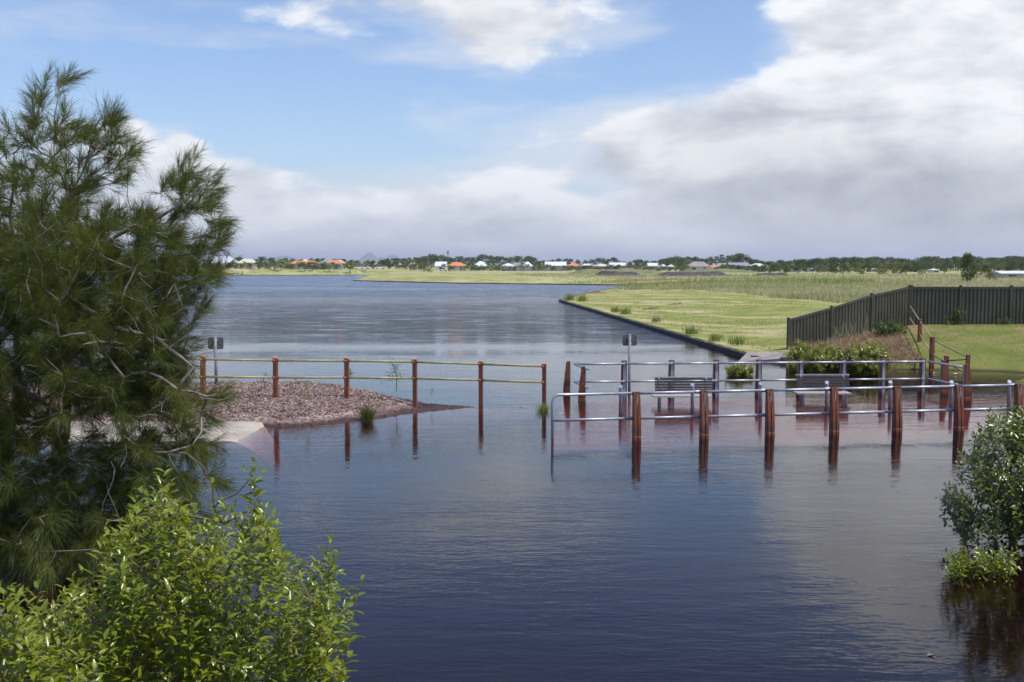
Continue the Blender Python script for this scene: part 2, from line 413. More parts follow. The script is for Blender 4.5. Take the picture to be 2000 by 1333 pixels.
# ------------------------------------------------------------------ shared materials for built things
M = {}
M['wall'] = pm('black stained concrete', (.018, .018, .018), (.045, .042, .038), 1.4, .85, .6, 14, stretch=(1, 1, 2))
M['coping'] = pm('weathered concrete coping', (.10, .095, .085), (.18, .165, .145), 2.5, .9, .5, 30)
M['slab'] = pm('grey concrete slab', (.20, .17, .15), (.29, .25, .21), 2.0, .9, .4, 25)
M['path'] = pm('pale concrete path', (.31, .26, .195), (.44, .38, .29), 1.3, .9, .35, 40, lo=.3, hi=.7)
M['timber'] = pm('red-brown oiled hardwood', (.085, .024, .011), (.27, .075, .027), 5, .48, .5, 22, stretch=(6, 6, .55), spec=.4, rvar=.25, lo=.25, hi=.75)
def timber_mat(name, c1, c2):
    m, t = newmat(name); co = t.node('ShaderNodeTexCoord').outputs['Object']; s = t.node('ShaderNodeSeparateXYZ'); t.l.new(co, s.inputs[0]); z = s.outputs[2]
    v = t.vscale(co, (9, 9, .6)); n = t.noise(v, 4, 6, .65); nb = t.noise(co, 2.2, 4, .6)
    c = t.mix(t.sstep(n, .25, .75), (*c1, 1), (*c2, 1))
    c = t.mix(t.mul(t.sstep(nb, .50, .68), .45), c, (.20, .12, .085, 1))                       # greyed, worn patches
    zz = t.add(z, t.mul(t.sub(nb, .5), .12))
    c = t.mix(t.mul(t.sstep(zz, .34, .10), .65), c, (.040, .014, .008, 1))                     # soaked lower part
    c = t.mix(t.mul(t.mul(t.sstep(z, .055, .035), t.sstep(z, .0, .02)), .8), c, (.42, .14, .05, 1))  # tide-line scum
    p = t.node('ShaderNodeBsdfPrincipled'); t.l.new(c, p.inputs['Base Color']); t.l.new(t.add(.40, t.mul(n, .3)), p.inputs['Roughness']); p.inputs['Specular IOR Level'].default_value = .4
    b = t.node('ShaderNodeBump'); b.inputs['Strength'].default_value = .6; b.inputs['Distance'].default_value = .01; t.l.new(t.noise(v, 9, 4, .7), b.inputs['Height']); t.l.new(b.outputs[0], p.inputs['Normal'])
    out(t, p.outputs[0]); return m
M['timber'] = timber_mat('red-brown weathered hardwood', (.085, .024, .011), (.27, .075, .027))
M['rust'] = pm('weathered rust-red post', (.12, .032, .016), (.24, .068, .028), 4, .55, .4, 24, stretch=(5, 5, .8), rvar=.2)
M['rustcap'] = pm('lit-tone salmon post cap', (.46, .17, .11), (.60, .27, .18), 8, .35)  # paler than the posts: sun glare on their tops put into the colour
M['galv'] = pm('galvanised steel', (.33, .35, .37), (.47, .49, .51), 7, .45, .15, 40, metal=.55, rvar=.2)
M['galvd'] = pm('dull galvanised steel', (.24, .26, .29), (.36, .39, .43), 6, .5, .15, 40, metal=.5, rvar=.2)
M['bolt'] = pm('bright bolt head', (.70, .70, .70), (.85, .85, .85), 9, .25, metal=.9)
M['olive'] = pm('olive yellow painted pipe', (.25, .21, .085), (.36, .31, .14), 5, .45, .1, 30)
M['signback'] = pm('dull aluminium sign back', (.075, .077, .08), (.12, .122, .125), 3, .6, metal=.1, rvar=.2)
M['polegrey'] = pm('grey pole', (.15, .155, .165), (.22, .225, .235), 3, .6)
M['fence'] = pm('dark olive sheet steel', (.052, .050, .033), (.074, .070, .048), 1.0, .5, metal=.0, spec=.35)
M['slat'] = pm('shade-tone brown bench slat', (.014, .010, .008), (.028, .018, .013), 6, .5, .3, 30, stretch=(.6, 5, 5))  # dark wood, made near-black: shade on the bench back put into the colour
M['seatslat'] = pm('lit-tone bench slat', (.34, .29, .26), (.48, .42, .38), 6, .5, .3, 30, stretch=(.6, 5, 5))  # same bench, paler: sunlight on the seat put into the colour
M['deck'] = pm('red-brown deck boards', (.19, .062, .05), (.28, .095, .075), 2, .7, .4, 10)

# ------------------------------------------------------------------ retaining wall round the grassed point
WTOP = .27
def wall_run(pts, seg):
    P = [Vector((x, y, 0)) for x, y in pts]; outp = []
    for a, b in zip(P, P[1:]):
        n = max(1, round((b - a).length / seg))
        outp += [a.lerp(b, k / n) for k in range(n)]
    return outp + [P[-1]]
def retaining_wall(name, pts, seg, label):
    t = thing(name, label, 'wall', (pts[0][0], pts[0][1], 0), group=None)
    W = wall_run(pts, seg)
    for k, (a, b) in enumerate(zip(W, W[1:])):
        d = (b - a).normalized(); nrm = Vector((d.y, -d.x, 0)); ln = (b - a).length
        j = random.uniform(-.012, .012); g = .012
        rz = math.atan2(d.y, d.x); mid = (a + b) / 2
        m = MB(); m.box(mid + Vector((0, 0, -.62 + WTOP / 2 - .03 + j)), (ln - g, .30, WTOP + 1.2 - .06), rz)
        pn = m.build('wall_panel', M['wall'], t)
        m = MB(); m.box(mid + Vector((0, 0, WTOP - .028 + j)), (ln - g * .5, .38, .06), rz)
        m.build('coping', M['coping'], pn)
        pn.children[0].parent = pn
    return t
retaining_wall('retaining_wall', [(9.55, 40.0), (5, 107)], 5.6, 'long black concrete wall holding the mown grass point above the lake')
retaining_wall('retaining_wall', [(5, 107), (11.4, 142), (21, 183)], 9, 'black concrete wall along the far side of the grassed point')
retaining_wall('retaining_wall', [(36, 188.5), (19.7, 197), (-10.9, 217), (-39.5, 255)], 12, 'thin dark wall edging the rough grass across the lake from the point')
retaining_wall('retaining_wall', [(-62, 416), (-114, 402), (-235, 402)], 16, 'low dark wall edging the palm-lined bank across the lake')

# concrete ramp at the near end of the wall
rp = thing('concrete_ramp', 'small sloping concrete slab at the end of the black wall by the fence', 'ramp', (9.9, 39.7, 0))
m = MB()
a, b, c, d_ = G(1442, 705, 0.0), G(1484, 692, .26), G(1519, 697, .26), G(1521, 708, .02)
top = [Vector((a.x, a.y, -.02)), Vector((d_.x, d_.y, .02)) , Vector((c.x, c.y + .2, .26)), Vector((b.x, b.y + .1, .28))]
top = [Vector((8.75, 39.6, -.03)), Vector((10.25, 39.0, .17)), Vector((10.75, 40.3, .30)), Vector((9.35, 40.5, .30))]
i = m.pts(top); j = m.pts([Vector((p.x, p.y, -1.2)) for p in top])
m.q += [[i, i + 1, i + 2, i + 3], [j + 3, j + 2, j + 1, j]] + [[i + (k + 1) % 4, i + k, j + k, j + (k + 1) % 4] for k in range(4)]
m.build('slab', M['slab'], rp)
m = MB(); m.box((10.55, 39.55, .06), (.22, 1.2, .32), R(-18)); m.build('kerb', M['coping'], rp)

# ------------------------------------------------------------------ curved plank posts of the boardwalk
def plank_poly(h, depth0, depth1, zb):
    """profile in (outward u, z): straight inner edge, bowed outer edge"""
    pts = [(0, zb), (depth0, zb)]
    for k in range(1, 9):
        t = k / 8; pts.append((depth0 + (depth1 - depth0) * t ** 2.2, zb + (h - zb) * t))
    pts.append((0, h))
    return pts
def bow_post(parent, p, outward, h=.98, strip=True, bolts=True):
    """two bowed planks either side of a steel flat; outward: unit vector"""
    o = Vector(outward).normalized(); s_ = Vector((-o.y, o.x, 0)); p = Vector((p[0], p[1], 0))
    pr = plank_poly(h, .235, .10, -.9)
    post = None
    for k, sg in enumerate((-1, 1)):
        m = MB(); poly = [p + o * (u - .06) + Vector((0, 0, z)) for u, z in pr]
        m.prism(poly, s_ * (sg * .010), s_ * (sg * .074))
        q = m.build('plank', M['timber'], parent)
        if bolts:
            m = MB()
            for z in (.16, .42, .68, h - .12):
                c = p + o * .015 + s_ * (sg * .075) + Vector((0, 0, z)); m.tube([c - s_ * .012, c + s_ * (sg * .012)], .011, 6)
            bo = tag(m.build('bolts', M['bolt'], parent), kind='stuff'); bo.parent = q
    if strip:
        m = MB(); m.box(p - o * .075 + Vector((0, 0, (h - .03 - .9) / 2)), (.085, .012, h - .03 + .9), math.atan2(s_.y, s_.x))
        m.build('steel_flat', M['galvd'], parent)
    m = MB(); m.box(p + o * .02 + Vector((0, 0, (h - .9) / 2 - .02)), (.016, .10, h + .84), math.atan2(s_.y, s_.x)); m.build('steel_web', M['galvd'], parent)

DECKZ = -.21
# deck under the flood
FR0, FR1 = Vector((2.69, 22.0, 0)), Vector((10.22, 23.28, 0))
fd = (FR1 - FR0) / 5; fdir = fd.normalized(); fout = Vector((fdir.y, -fdir.x, 0))
dk = thing('boardwalk_deck', 'red-brown boardwalk deck drowned just under the brown water', 'boardwalk', (7, 26, -.4))
quadp = [FR0 - fdir * 1.95 + fout * .12, FR1 + fdir * 6.5 + fout * .12, Vector((17.2, 30.6, 0)), Vector((1.5, 29.9, 0))]
nb = 150; m = MB()
for k in range(nb):
    t0, t1 = k / nb, (k + .93) / nb
    A, B = quadp[0].lerp(quadp[1], t0), quadp[0].lerp(quadp[1], t1); C, Dv = quadp[3].lerp(quadp[2], t1), quadp[3].lerp(quadp[2], t0)
    zz = DECKZ + random.uniform(-.004, .004)
    i = m.pts([A + Vector((0, 0, zz)), B + Vector((0, 0, zz)), C + Vector((0, 0, zz)), Dv + Vector((0, 0, zz))]); j = m.pts([q + Vector((0, 0, zz - .045)) for q in (A, B, C, Dv)])
    m.q += [[i, i + 1, i + 2, i + 3], [j + 3, j + 2, j + 1, j]] + [[i + (e + 1) % 4, i + e, j + e, j + (e + 1) % 4] for e in range(4)]
tag(m.build('deck_boards', M['deck'], dk), kind='stuff')
m = MB()
for t_ in (.04, .35, .65, .96):
    A = quadp[0].lerp(quadp[3], t_); B = quadp[1].lerp(quadp[2], t_); c = (A + B) / 2
    m.box(c + Vector((0, 0, DECKZ - .14)), ((B - A).length, .12, .18), math.atan2((B - A).y, (B - A).x))
tag(m.build('joists', M['timber'], dk), kind='stuff')

# front railing
fr = thing('front_railing', 'galvanised pipe railing with seven bowed timber posts standing in open flood water', 'railing', FR0)
fposts = [FR0 + fd * k for k in range(7)]
for p in fposts: bow_post(fr, p, fout, .985)
zt, zl = .945, .395
def rail(parent, a, b, r=.031, mat=None, name='rail', n=10, flange=True):
    m = MB(); a, b = Vector(a), Vector(b); d = (b - a).normalized()
    m.tube([a, b], r, n); o = m.build(name, mat or M['galv'], parent, smooth=False)
    for f in o.data.polygons: f.use_smooth = len(f.vertices) == 4
    if flange:
        m = MB()
        m.tube([b - d * .16, b - d * .14, b - d * .02, b], [r * 1.02, r * 1.22, r * 1.22, r * .8], n)
        s = m.build('sleeve', M['galvd'], parent); s.parent = o
    return o
inn = -fout * .10
for z in (zt, zl):
    for k in range(6):
        rail(fr, fposts[k] + inn + Vector((0, 0, z)) + fdir * .02, fposts[k + 1] + inn + Vector((0, 0, z)) - fdir * .02)
    rail(fr, fposts[6] + inn + Vector((0, 0, z)), fposts[6] + fd * 1.1 + inn + Vector((0, 0, z)), flange=False)
e0 = fposts[0] + inn; st = e0 - fdir * 1.83
m = MB(); cpts = [st + Vector((0, 0, -.8)), st + Vector((0, 0, zt - .13))]
for k in range(1, 7):
    an = math.pi / 2 * k / 6; cpts.append(st + fdir * (.13 * (1 - math.cos(an))) + Vector((0, 0, zt - .13 + .13 * math.sin(an))))
cpts.append(e0 + Vector((0, 0, zt)) - fdir * .02)
m.tube(cpts, .031, 10); o = m.build('end_rail', M['galv'], fr)
for f in o.data.polygons: f.use_smooth = len(f.vertices) == 4
rail(fr, st + Vector((0, 0, zl)), e0 + Vector((0, 0, zl)) - fdir * .02)

# rear railing
RR0, RR1 = Vector((1.80, 29.55, 0)), Vector((12.33, 30.35, 0))
rdir = (RR1 - RR0).normalized(); rout = Vector((-rdir.y, rdir.x, 0))
rr = thing('rear_railing', 'galvanised pipe railing with dark bowed posts behind the two benches', 'railing', RR0)
rposts = [RR0.lerp(RR1, (at(px, 740, 29.9).x - RR0.x) / (RR1.x - RR0.x)) for px in (1217, 1310, 1398, 1483, 1566, 1652, 1732, 1813)]
for p in rposts: bow_post(rr, p, rout, .96)
rp_ = [RR0] + rposts; zt2, zl2 = .875, .36; inr = -rout * .115
for z in (zt2, zl2):
    for a, b in zip(rp_, rp_[1:]):
        rail(rr, a + inr + Vector((0, 0, z)), b + inr + Vector((0, 0, z)), flange=False)
# left return with its two broad planks and knobbed rail ends
lr = thing('end_railing', 'two broad bowed planks with bolts and short knobbed rails closing the boardwalk end', 'railing', (1.8, 29, 0))
bow_post(lr, (1.63, 29.65), (-1, .05, 0), .94); bow_post(lr, (1.98, 28.3), (-1, .05, 0), .92)
for z in (zt2, zl2):
    rail(lr, RR0 + inr + Vector((0, 0, z)), Vector((2.06, 28.15, z - .01)), flange=False)
    m = MB(); c = Vector((2.06, 28.15, z - .01)); m.tube([c, c + Vector((.03, -.12, 0)), c + Vector((.04, -.15, 0)), c + Vector((.05, -.20, 0))], [.018, .018, .035, .02], 8); m.build('knob', M['galv'], lr)
# right return
cr = thing('corner_railing', 'short galvanised railing turning the boardwalk corner towards the lawn', 'railing', (12.5, 29.5, 0))
cpost = Vector((12.72, 28.5, 0))
bow_post(cr, cpost, (1, -.05, 0), .96)
bow_post(cr, (12.75, 30.1), (1, -.1, 0), .93)
for z in (zt2, zl2):
    rail(cr, RR1 + inr + Vector((0, 0, z)), cpost + Vector((-.115, .02, z)), flange=False)

# galvanised pipe bollards on the deck
for k, (px, yt, yb) in enumerate([(1212, 756, 810), (1352, 752.5, 804), (1485, 750, 801), (1614, 748, 798), (1738, 747, 797), (1857, 747, 796), (1970, 746.5, 795.5)]):
    p = G(px, yb); zt_ = Zat(yt, p.y)
    b = thing('pipe_bollard', ['slim pipe bollard at the bare open end of the boardwalk', 'slim pipe bollard before the bench nearer the open end', 'slim pipe bollard between the two benches', 'slim pipe bollard before the bench that backs on the bushes', 'slim pipe bollard just past the second bench', 'slim pipe bollard opposite the corner railing', 'slim pipe bollard behind the tall mangrove shrub'][k], 'bollard', (p.x, p.y, DECKZ), group='pipe bollards along the boardwalk')
    m = MB(); n = 14; r = .047
    lo = m.pts([(p.x + r * math.cos(2 * math.pi * i / n), p.y + r * math.sin(2 * math.pi * i / n), DECKZ - .02) for i in range(n)])
    hi = m.pts([(p.x + r * math.cos(2 * math.pi * i / n), p.y + r * math.sin(2 * math.pi * i / n), zt_ + .035 * math.sin(2 * math.pi * i / n) + .012 * math.cos(2 * math.pi * i / n)) for i in range(n)])
    for i in range(n): m.q.append([lo + i, lo + (i + 1) % n, hi + (i + 1) % n, hi + i])
    m.face([lo + i for i in reversed(range(n))])
    o = m.build('pipe', M['galvd'], b)
    for f in o.data.polygons: f.use_smooth = len(f.vertices) == 4
    m = MB(); pts = [(p.x + (r + .003) * math.cos(2 * math.pi * i / n), p.y + (r + .003) * math.sin(2 * math.pi * i / n), zt_ + .001 + .035 * math.sin(2 * math.pi * i / n) + .012 * math.cos(2 * math.pi * i / n)) for i in range(n)]
    m.prism(pts, (0, 0, 0), (0, 0, .012)); m.build('cap', M['galv'], b)

# benches
def bench(x0, x1, d, label):
    L = x1 - x0; cx = (x0 + x1) / 2
    t = thing('park_bench', label, 'bench', (cx, d, DECKZ))
    sz = .23
    for k in range(4):
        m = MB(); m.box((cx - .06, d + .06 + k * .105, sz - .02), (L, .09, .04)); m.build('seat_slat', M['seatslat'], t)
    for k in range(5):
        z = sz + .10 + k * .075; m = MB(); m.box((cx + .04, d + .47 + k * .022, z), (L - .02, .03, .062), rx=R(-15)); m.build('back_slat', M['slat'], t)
    m = MB(); m.box((cx + .04, d + .575, sz + .445), (L + .02, .05, .028)); m.build('top_rail', M['galv'], t)
    for sx in (x0 + .14, x1 - .16):
        m = MB(); m.box((sx, d + .12, (sz - .03 + DECKZ) / 2), (.045, .05, sz - .03 - DECKZ)); m.build('leg', M['galvd'], t)
        m = MB(); m.box((sx, d + .42, (sz - .03 + DECKZ) / 2), (.045, .05, sz - .03 - DECKZ)); m.build('leg', M['galvd'], t)
        m = MB(); m.tube([Vector((sx, d + .05, sz - .05)), Vector((sx, d + .46, sz - .05)), Vector((sx, d + .58, sz + .43))], .022, 6); m.build('bracket', M['galvd'], t)
        m = MB(); c = Vector((sx + .02, d + .545, sz + .42)); m.tube([c, c + Vector((0, -.03, 0))], .03, 8); m.build('bolt_cap', M['bolt'], t)
bench(3.84, 5.42, 27.2, 'slatted park bench nearer the bare open end of the boardwalk, legs in water')
bench(7.88, 9.36, 27.85, 'slatted park bench in front of the leafy bushes, legs in water')

# ------------------------------------------------------------------ signs seen from behind
def sign(px, ytop, ybot_panel, d, x0, x1, label, zb=-1.0, rz=0.0):
    c = at(px, ytop, d); t = thing('street_sign', label, 'sign', (c.x, d, max(zb, -.3)))
    m = MB(); m.tube([Vector((c.x, d, zb)), Vector((c.x, d, c.z))], .042, 12); o = m.build('pole', M['polegrey'], t)
    for f in o.data.polygons: f.use_smooth = len(f.vertices) == 4
    m = MB(); m.tube([Vector((c.x, d, c.z)), Vector((c.x, d, c.z + .012))], .046, 12); m.build('pole_cap', M['galv'], t)
    A, B = at(x0, ytop + 1, d + .06), at(x1, ybot_panel, d + .06)
    w_, h_ = B.x - A.x, A.z - B.z; cc = Vector(((A.x + B.x) / 2, d + .06, (A.z + B.z) / 2)); r = .05; poly = []
    for qx, qz, a0 in ((1, 1, 0), (-1, 1, 90), (-1, -1, 180), (1, -1, 270)):
        for k in range(5):
            an = R(a0 + 90 * k / 4); poly.append(cc + Vector((qx * (w_ / 2 - r) + r * math.cos(an), 0, qz * (h_ / 2 - r) + r * math.sin(an))))
    m = MB(); m.prism(poly, (0, 0, 0), (0, .006, 0)); pl = m.build('sign_plate', M['signback'], t)
    for z in (cc.z + h_ * .28, cc.z - h_ * .28):
        m = MB(); m.box((c.x, d + .03, z), (.15, .05, .03)); m.build('bracket', M['galvd'], t)
    for sx in (-.3, .3):
        m = MB(); q = cc + Vector((w_ * sx, -.004, 0)); m.tube([q, q + Vector((0, -.006, 0))], .012, 6); bb = m.build('rivet', M['galv'], t)
sign(1230, 654, 675.5, 31.0, 1216, 1244, 'grey sign back on a pole rising from the water behind the boardwalk railing')
sign(420.5, 658.5, 682.5, 28.4, 405.5, 436.5, 'grey sign back on a pole behind the fence on the mulch bank', zb=.2)

# ------------------------------------------------------------------ mulch bank, path and its fence
FP = [(1063, 709, 27.4), (939, 704.5, 27.15), (810, 700, 26.6), (677, 698, 26.15), (538, 697, 25.65), (396, 694.5, 25.15), (250, 692, 24.7), (100, 690, 24.2), (-60, 688, 23.7)]
edge_f = [G(x, y) for x, y in ((-400, 842), (-150, 838), (100, 834), (300, 832), (440, 834), (545, 836), (620, 832), (690, 825), (760, 816), (830, 807), (890, 801), (948, 796))]
XF = np.array([p.x for p in edge_f]); YF = np.array([p.y for p in edge_f])
def mulch_z(X, Y):
    yf = np.interp(X, XF, YF) + .12 * (vnoise(X * 2.2, Y * 0 + 1, 5) - .5); yb = 30.6 - 3.9 * sm(X, -6.0, -.75)
    w_ = np.maximum(yb - yf, .01); u = Y - yf; v = yb - Y
    top = .42 - .36 * sm(X, -5.8, -1.2)
    z = -.05 + top * sm(u, -.3, 2.6) * sm(v, -.6, 2.0) + .05 * sm(u, 0, .25)
    z = np.where((u < 0) | (v < 0) | (X > -.7), z - .5 * np.maximum(np.maximum(-u, -v), np.maximum(X + .7, 0)), z)
    return z + .05 * (vnoise(X * 1.7, Y * 1.7, 3) - .5) + .03 * (vnoise(X * 6, Y * 6, 4) - .5)
gx = np.arange(-17, .4, .06); gy = np.arange(22.2, 31.6, .06)
GX, GY = np.meshgrid(gx, gy); GZ = mulch_z(GX, GY)
I = np.arange(GX.size).reshape(GX.shape); q = np.stack([I[:-1, :-1].ravel(), I[:-1, 1:].ravel(), I[1:, 1:].ravel(), I[1:, :-1].ravel()], 1)
keep = (GZ.ravel()[q] > -.7).all(1)
def mulch_mat():
    m, t = newmat('wood chip mulch')
    co = t.node('ShaderNodeTexCoord').outputs['Object']
    s = t.node('ShaderNodeSeparateXYZ'); t.l.new(co, s.inputs[0])
    n = t.noise(co, 14, 4, .7); n2 = t.noise(co, 1.2, 4, .6)
    c = t.mix(t.sstep(n, .4, .62), (.14, .08, .06, 1), (.46, .35, .29, 1))
    c = t.mix(t.mul(t.sstep(n2, .45, .6), .6), c, (.11, .05, .038, 1))
    wet = t.sstep(t.add(s.outputs[2], t.mul(n2, .05)), .12, .04)
    c = t.mix(wet, c, (.055, .028, .02, 1))
    p = t.node('ShaderNodeBsdfPrincipled'); t.l.new(c, p.inputs['Base Color']); p.inputs['Roughness'].default_value = .85
    b = t.node('ShaderNodeBump'); b.inputs['Strength'].default_value = 1; b.inputs['Distance'].default_value = .03; t.l.new(t.noise(co, 22, 3, .7), b.inputs['Height']); t.l.new(b.outputs[0], p.inputs['Normal'])
    out(t, p.outputs[0]); return m
tag(mesh_np('mulch_bank', np.stack([GX.ravel(), GY.ravel(), GZ.ravel()], 1), [q[keep]], mulch_mat(), smooth=True), kind='structure')
# loose chips
def chips(name, n, region, zfun, mat, size=(.02, .06), lift=.009):
    X = rng.uniform(region[0], region[1], n * 2); Y = rng.uniform(region[2], region[3], n * 2); Z = zfun(X, Y)
    k = np.where(Z > -.004)[0][:n]; X, Y, Z = X[k], Y[k], Z[k]; n = len(k)
    a = rng.uniform(0, 2 * np.pi, n); L = rng.uniform(*size, n) / 2; W = L * rng.uniform(.18, .45, n); tl = rng.normal(0, .35, n); tw = rng.normal(0, .35, n)
    dx, dy = np.cos(a), np.sin(a); V = np.empty((n, 4, 3))
    for i, (su, sv) in enumerate(((-1, -1), (1, -1), (1, 1), (-1, 1))):
        V[:, i, 0] = X + su * L * dx - sv * W * dy; V[:, i, 1] = Y + su * L * dy + sv * W * dx
        V[:, i, 2] = Z + lift + su * L * tl + sv * W * tw
    return V.reshape(-1, 3), np.arange(n * 4).reshape(n, 4)
def chipmat(name, cols):
    m, t = newmat(name)
    ge = t.node('ShaderNodeNewGeometry').outputs['Random Per Island']
    cr = t.node('ShaderNodeValToRGB'); t.l.new(ge, cr.inputs[0]); cr.color_ramp.interpolation = 'CONSTANT'
    el_ = cr.color_ramp.elements
    while len(el_) < len(cols): el_.new(.5)
    for k, c in enumerate(cols): el_[k].position = k / len(cols); el_[k].color = (*c, 1)
    p = t.node('ShaderNodeBsdfPrincipled'); t.l.new(cr.outputs[0], p.inputs['Base Color']); p.inputs['Roughness'].default_value = .8
    out(t, p.outputs[0]); return m
CM = chipmat('loose wood chips', [(.095, .046, .032), (.16, .085, .06), (.27, .18, .14), (.44, .345, .28), (.12, .056, .04), (.56, .47, .39), (.20, .11, .08), (.32, .24, .20)])
CMW = chipmat('wet wood chips', [(.05, .024, .018), (.075, .036, .026), (.11, .055, .04), (.04, .02, .015)])
V, q = chips('c', 80000, (-14, -.6, 23, 30.4), lambda x, y: np.where(mulch_z(x, y) > .10 + .06 * vnoise(x * 2, y * 2, 8), mulch_z(x, y), -1), CM)
tag(mesh_np('mulch_chips', V, [q], CM), 'dry wood chips strewn over the mulch bank', 'mulch', kind='stuff')
V, q = chips('c', 12000, (-14, -.4, 23, 30.4), lambda x, y: np.where(mulch_z(x, y) < .14, mulch_z(x, y), -1), CMW)
tag(mesh_np('wet_mulch_chips', V, [q], CMW), 'dark soaked wood chips along the waterline of the mulch bank', 'mulch', kind='stuff')
# rafts of chips afloat
def raft(x, y):
    band = np.exp(-((y - (22.4 + .16 * x + .45 * vnoise(x * .8, x * 0, 12))) / .16) ** 2) * (vnoise(x * 1.8, y * 4, 13) > .45) * sm(-x, 2.6, 3.2)
    tipb = np.exp(-((y - 26.9) / .35) ** 2) * np.exp(-((x + .3) / 1.2) ** 2) * (vnoise(x * 3, y * 6, 14) > .5)
    edge = np.exp(-((y - np.interp(x, XF, YF) + .15) / .16) ** 2) * (vnoise(x * 2.5, y * 2, 15) > .4)
    pr = np.clip(band * .8 + tipb * .7 + edge * .8, 0, 1)
    return np.where(rng.random(len(x)) < pr, .0, -1)
V, q = chips('c', 1500, (-6.5, 1.6, 21.5, 28), raft, CMW, (.02, .08), .006)
V[:, 2] = .004 + .004 * rng.random(len(V))
tag(mesh_np('floating_mulch', V, [q], CMW), 'wood chips and twigs afloat in streaks off the mulch bank', 'debris', kind='stuff')

# concrete path that dips under the water
pts = []
gxp = np.linspace(-16, -4.9, 60)
def path_z(x): return .045 - .95 * sm(np.asarray(x), -6.0, -4.3)
pf = [G(x, y) for x, y in ((-300, 868), (440, 869), (520, 866), (1000, 862))]
m = MB()
for x in gxp:
    yf_ = 21.35 + .02 * (x + 6); yb_ = 23.75 + .05 * max(x + 6, 0)
    z = float(path_z(x)); tilt = .015
    m.pts([(x, yf_, z - tilt), (x, yb_, z + .03), (x, yb_, z - .25), (x, yf_, z - .25 - tilt)])
for k in range(len(gxp) - 1):
    a = k * 4; b = a + 4
    for e in range(4): m.q.append([a + e, b + e, b + (e + 1) % 4, a + (e + 1) % 4])
m.face([3, 2, 1, 0]); e = (len(gxp) - 1) * 4; m.face([e, e + 1, e + 2, e + 3])
tag(m.build('concrete_path', M['path']), kind='structure')

# post and rail fence on the bank
lf = thing('post_and_rail_fence', 'rust-red post fence with two olive pipe rails along the mulch bank', 'fence', (-3, 26.5, 0))
FPW = []
for px, yt, d in FP:
    p = at(px, yt, d); FPW.append(p)
def fence_post(parent, p, zb, r=.05, rz=0.0, lean=0.0, mat='rust', cmat='rustcap'):
    m = MB(); h = p.z - .05 - zb
    m.box((p.x - lean / 2, p.y, zb + h / 2), (r * 2, r * 1.9, h), rz, ry=math.atan2(lean, h)); o = m.build('post', M[mat], parent)
    m = MB(); b = r + .002
    poly = [Vector((p.x, p.y - b, p.z - .05)), Vector((p.x, p.y - b, p.z - .018)), Vector((p.x, p.y - b * .4, p.z)), Vector((p.x, p.y + b, p.z)), Vector((p.x, p.y + b, p.z - .05))]
    Rz = Matrix.Rotation(rz, 3, 'Z'); c = Vector((p.x, p.y, 0))
    m.prism([c + Rz @ (q_ - c) for q_ in poly], Rz @ Vector((-b, 0, 0)), Rz @ Vector((b, 0, 0))); cp = m.build('cap', M[cmat], parent); cp.parent = o
    return o
for p in FPW: fence_post(lf, p, min(float(mulch_z(np.array([p.x]), np.array([p.y]))[0]), .1) - .5, rz=R(-14), lean=random.uniform(-.01, .025))
for k in range(len(FPW) - 1):
    a, b = FPW[k], FPW[k + 1]
    for dz in (-.095, -.525):
        rail(lf, a + Vector((0, -.02, dz)), b + Vector((0, -.02, dz)), .029, M['olive'], flange=False)
        d_ = (b - a).normalized()
        for q_, s_ in ((a, 1), (b, -1)):
            m = MB(); m.tube([q_ + Vector((0, -.02, dz)) + d_ * (.05 * s_), q_ + Vector((0, -.02, dz)) + d_ * (.085 * s_)], .038, 8)
            m.build('rail_socket', M['rust'], lf)

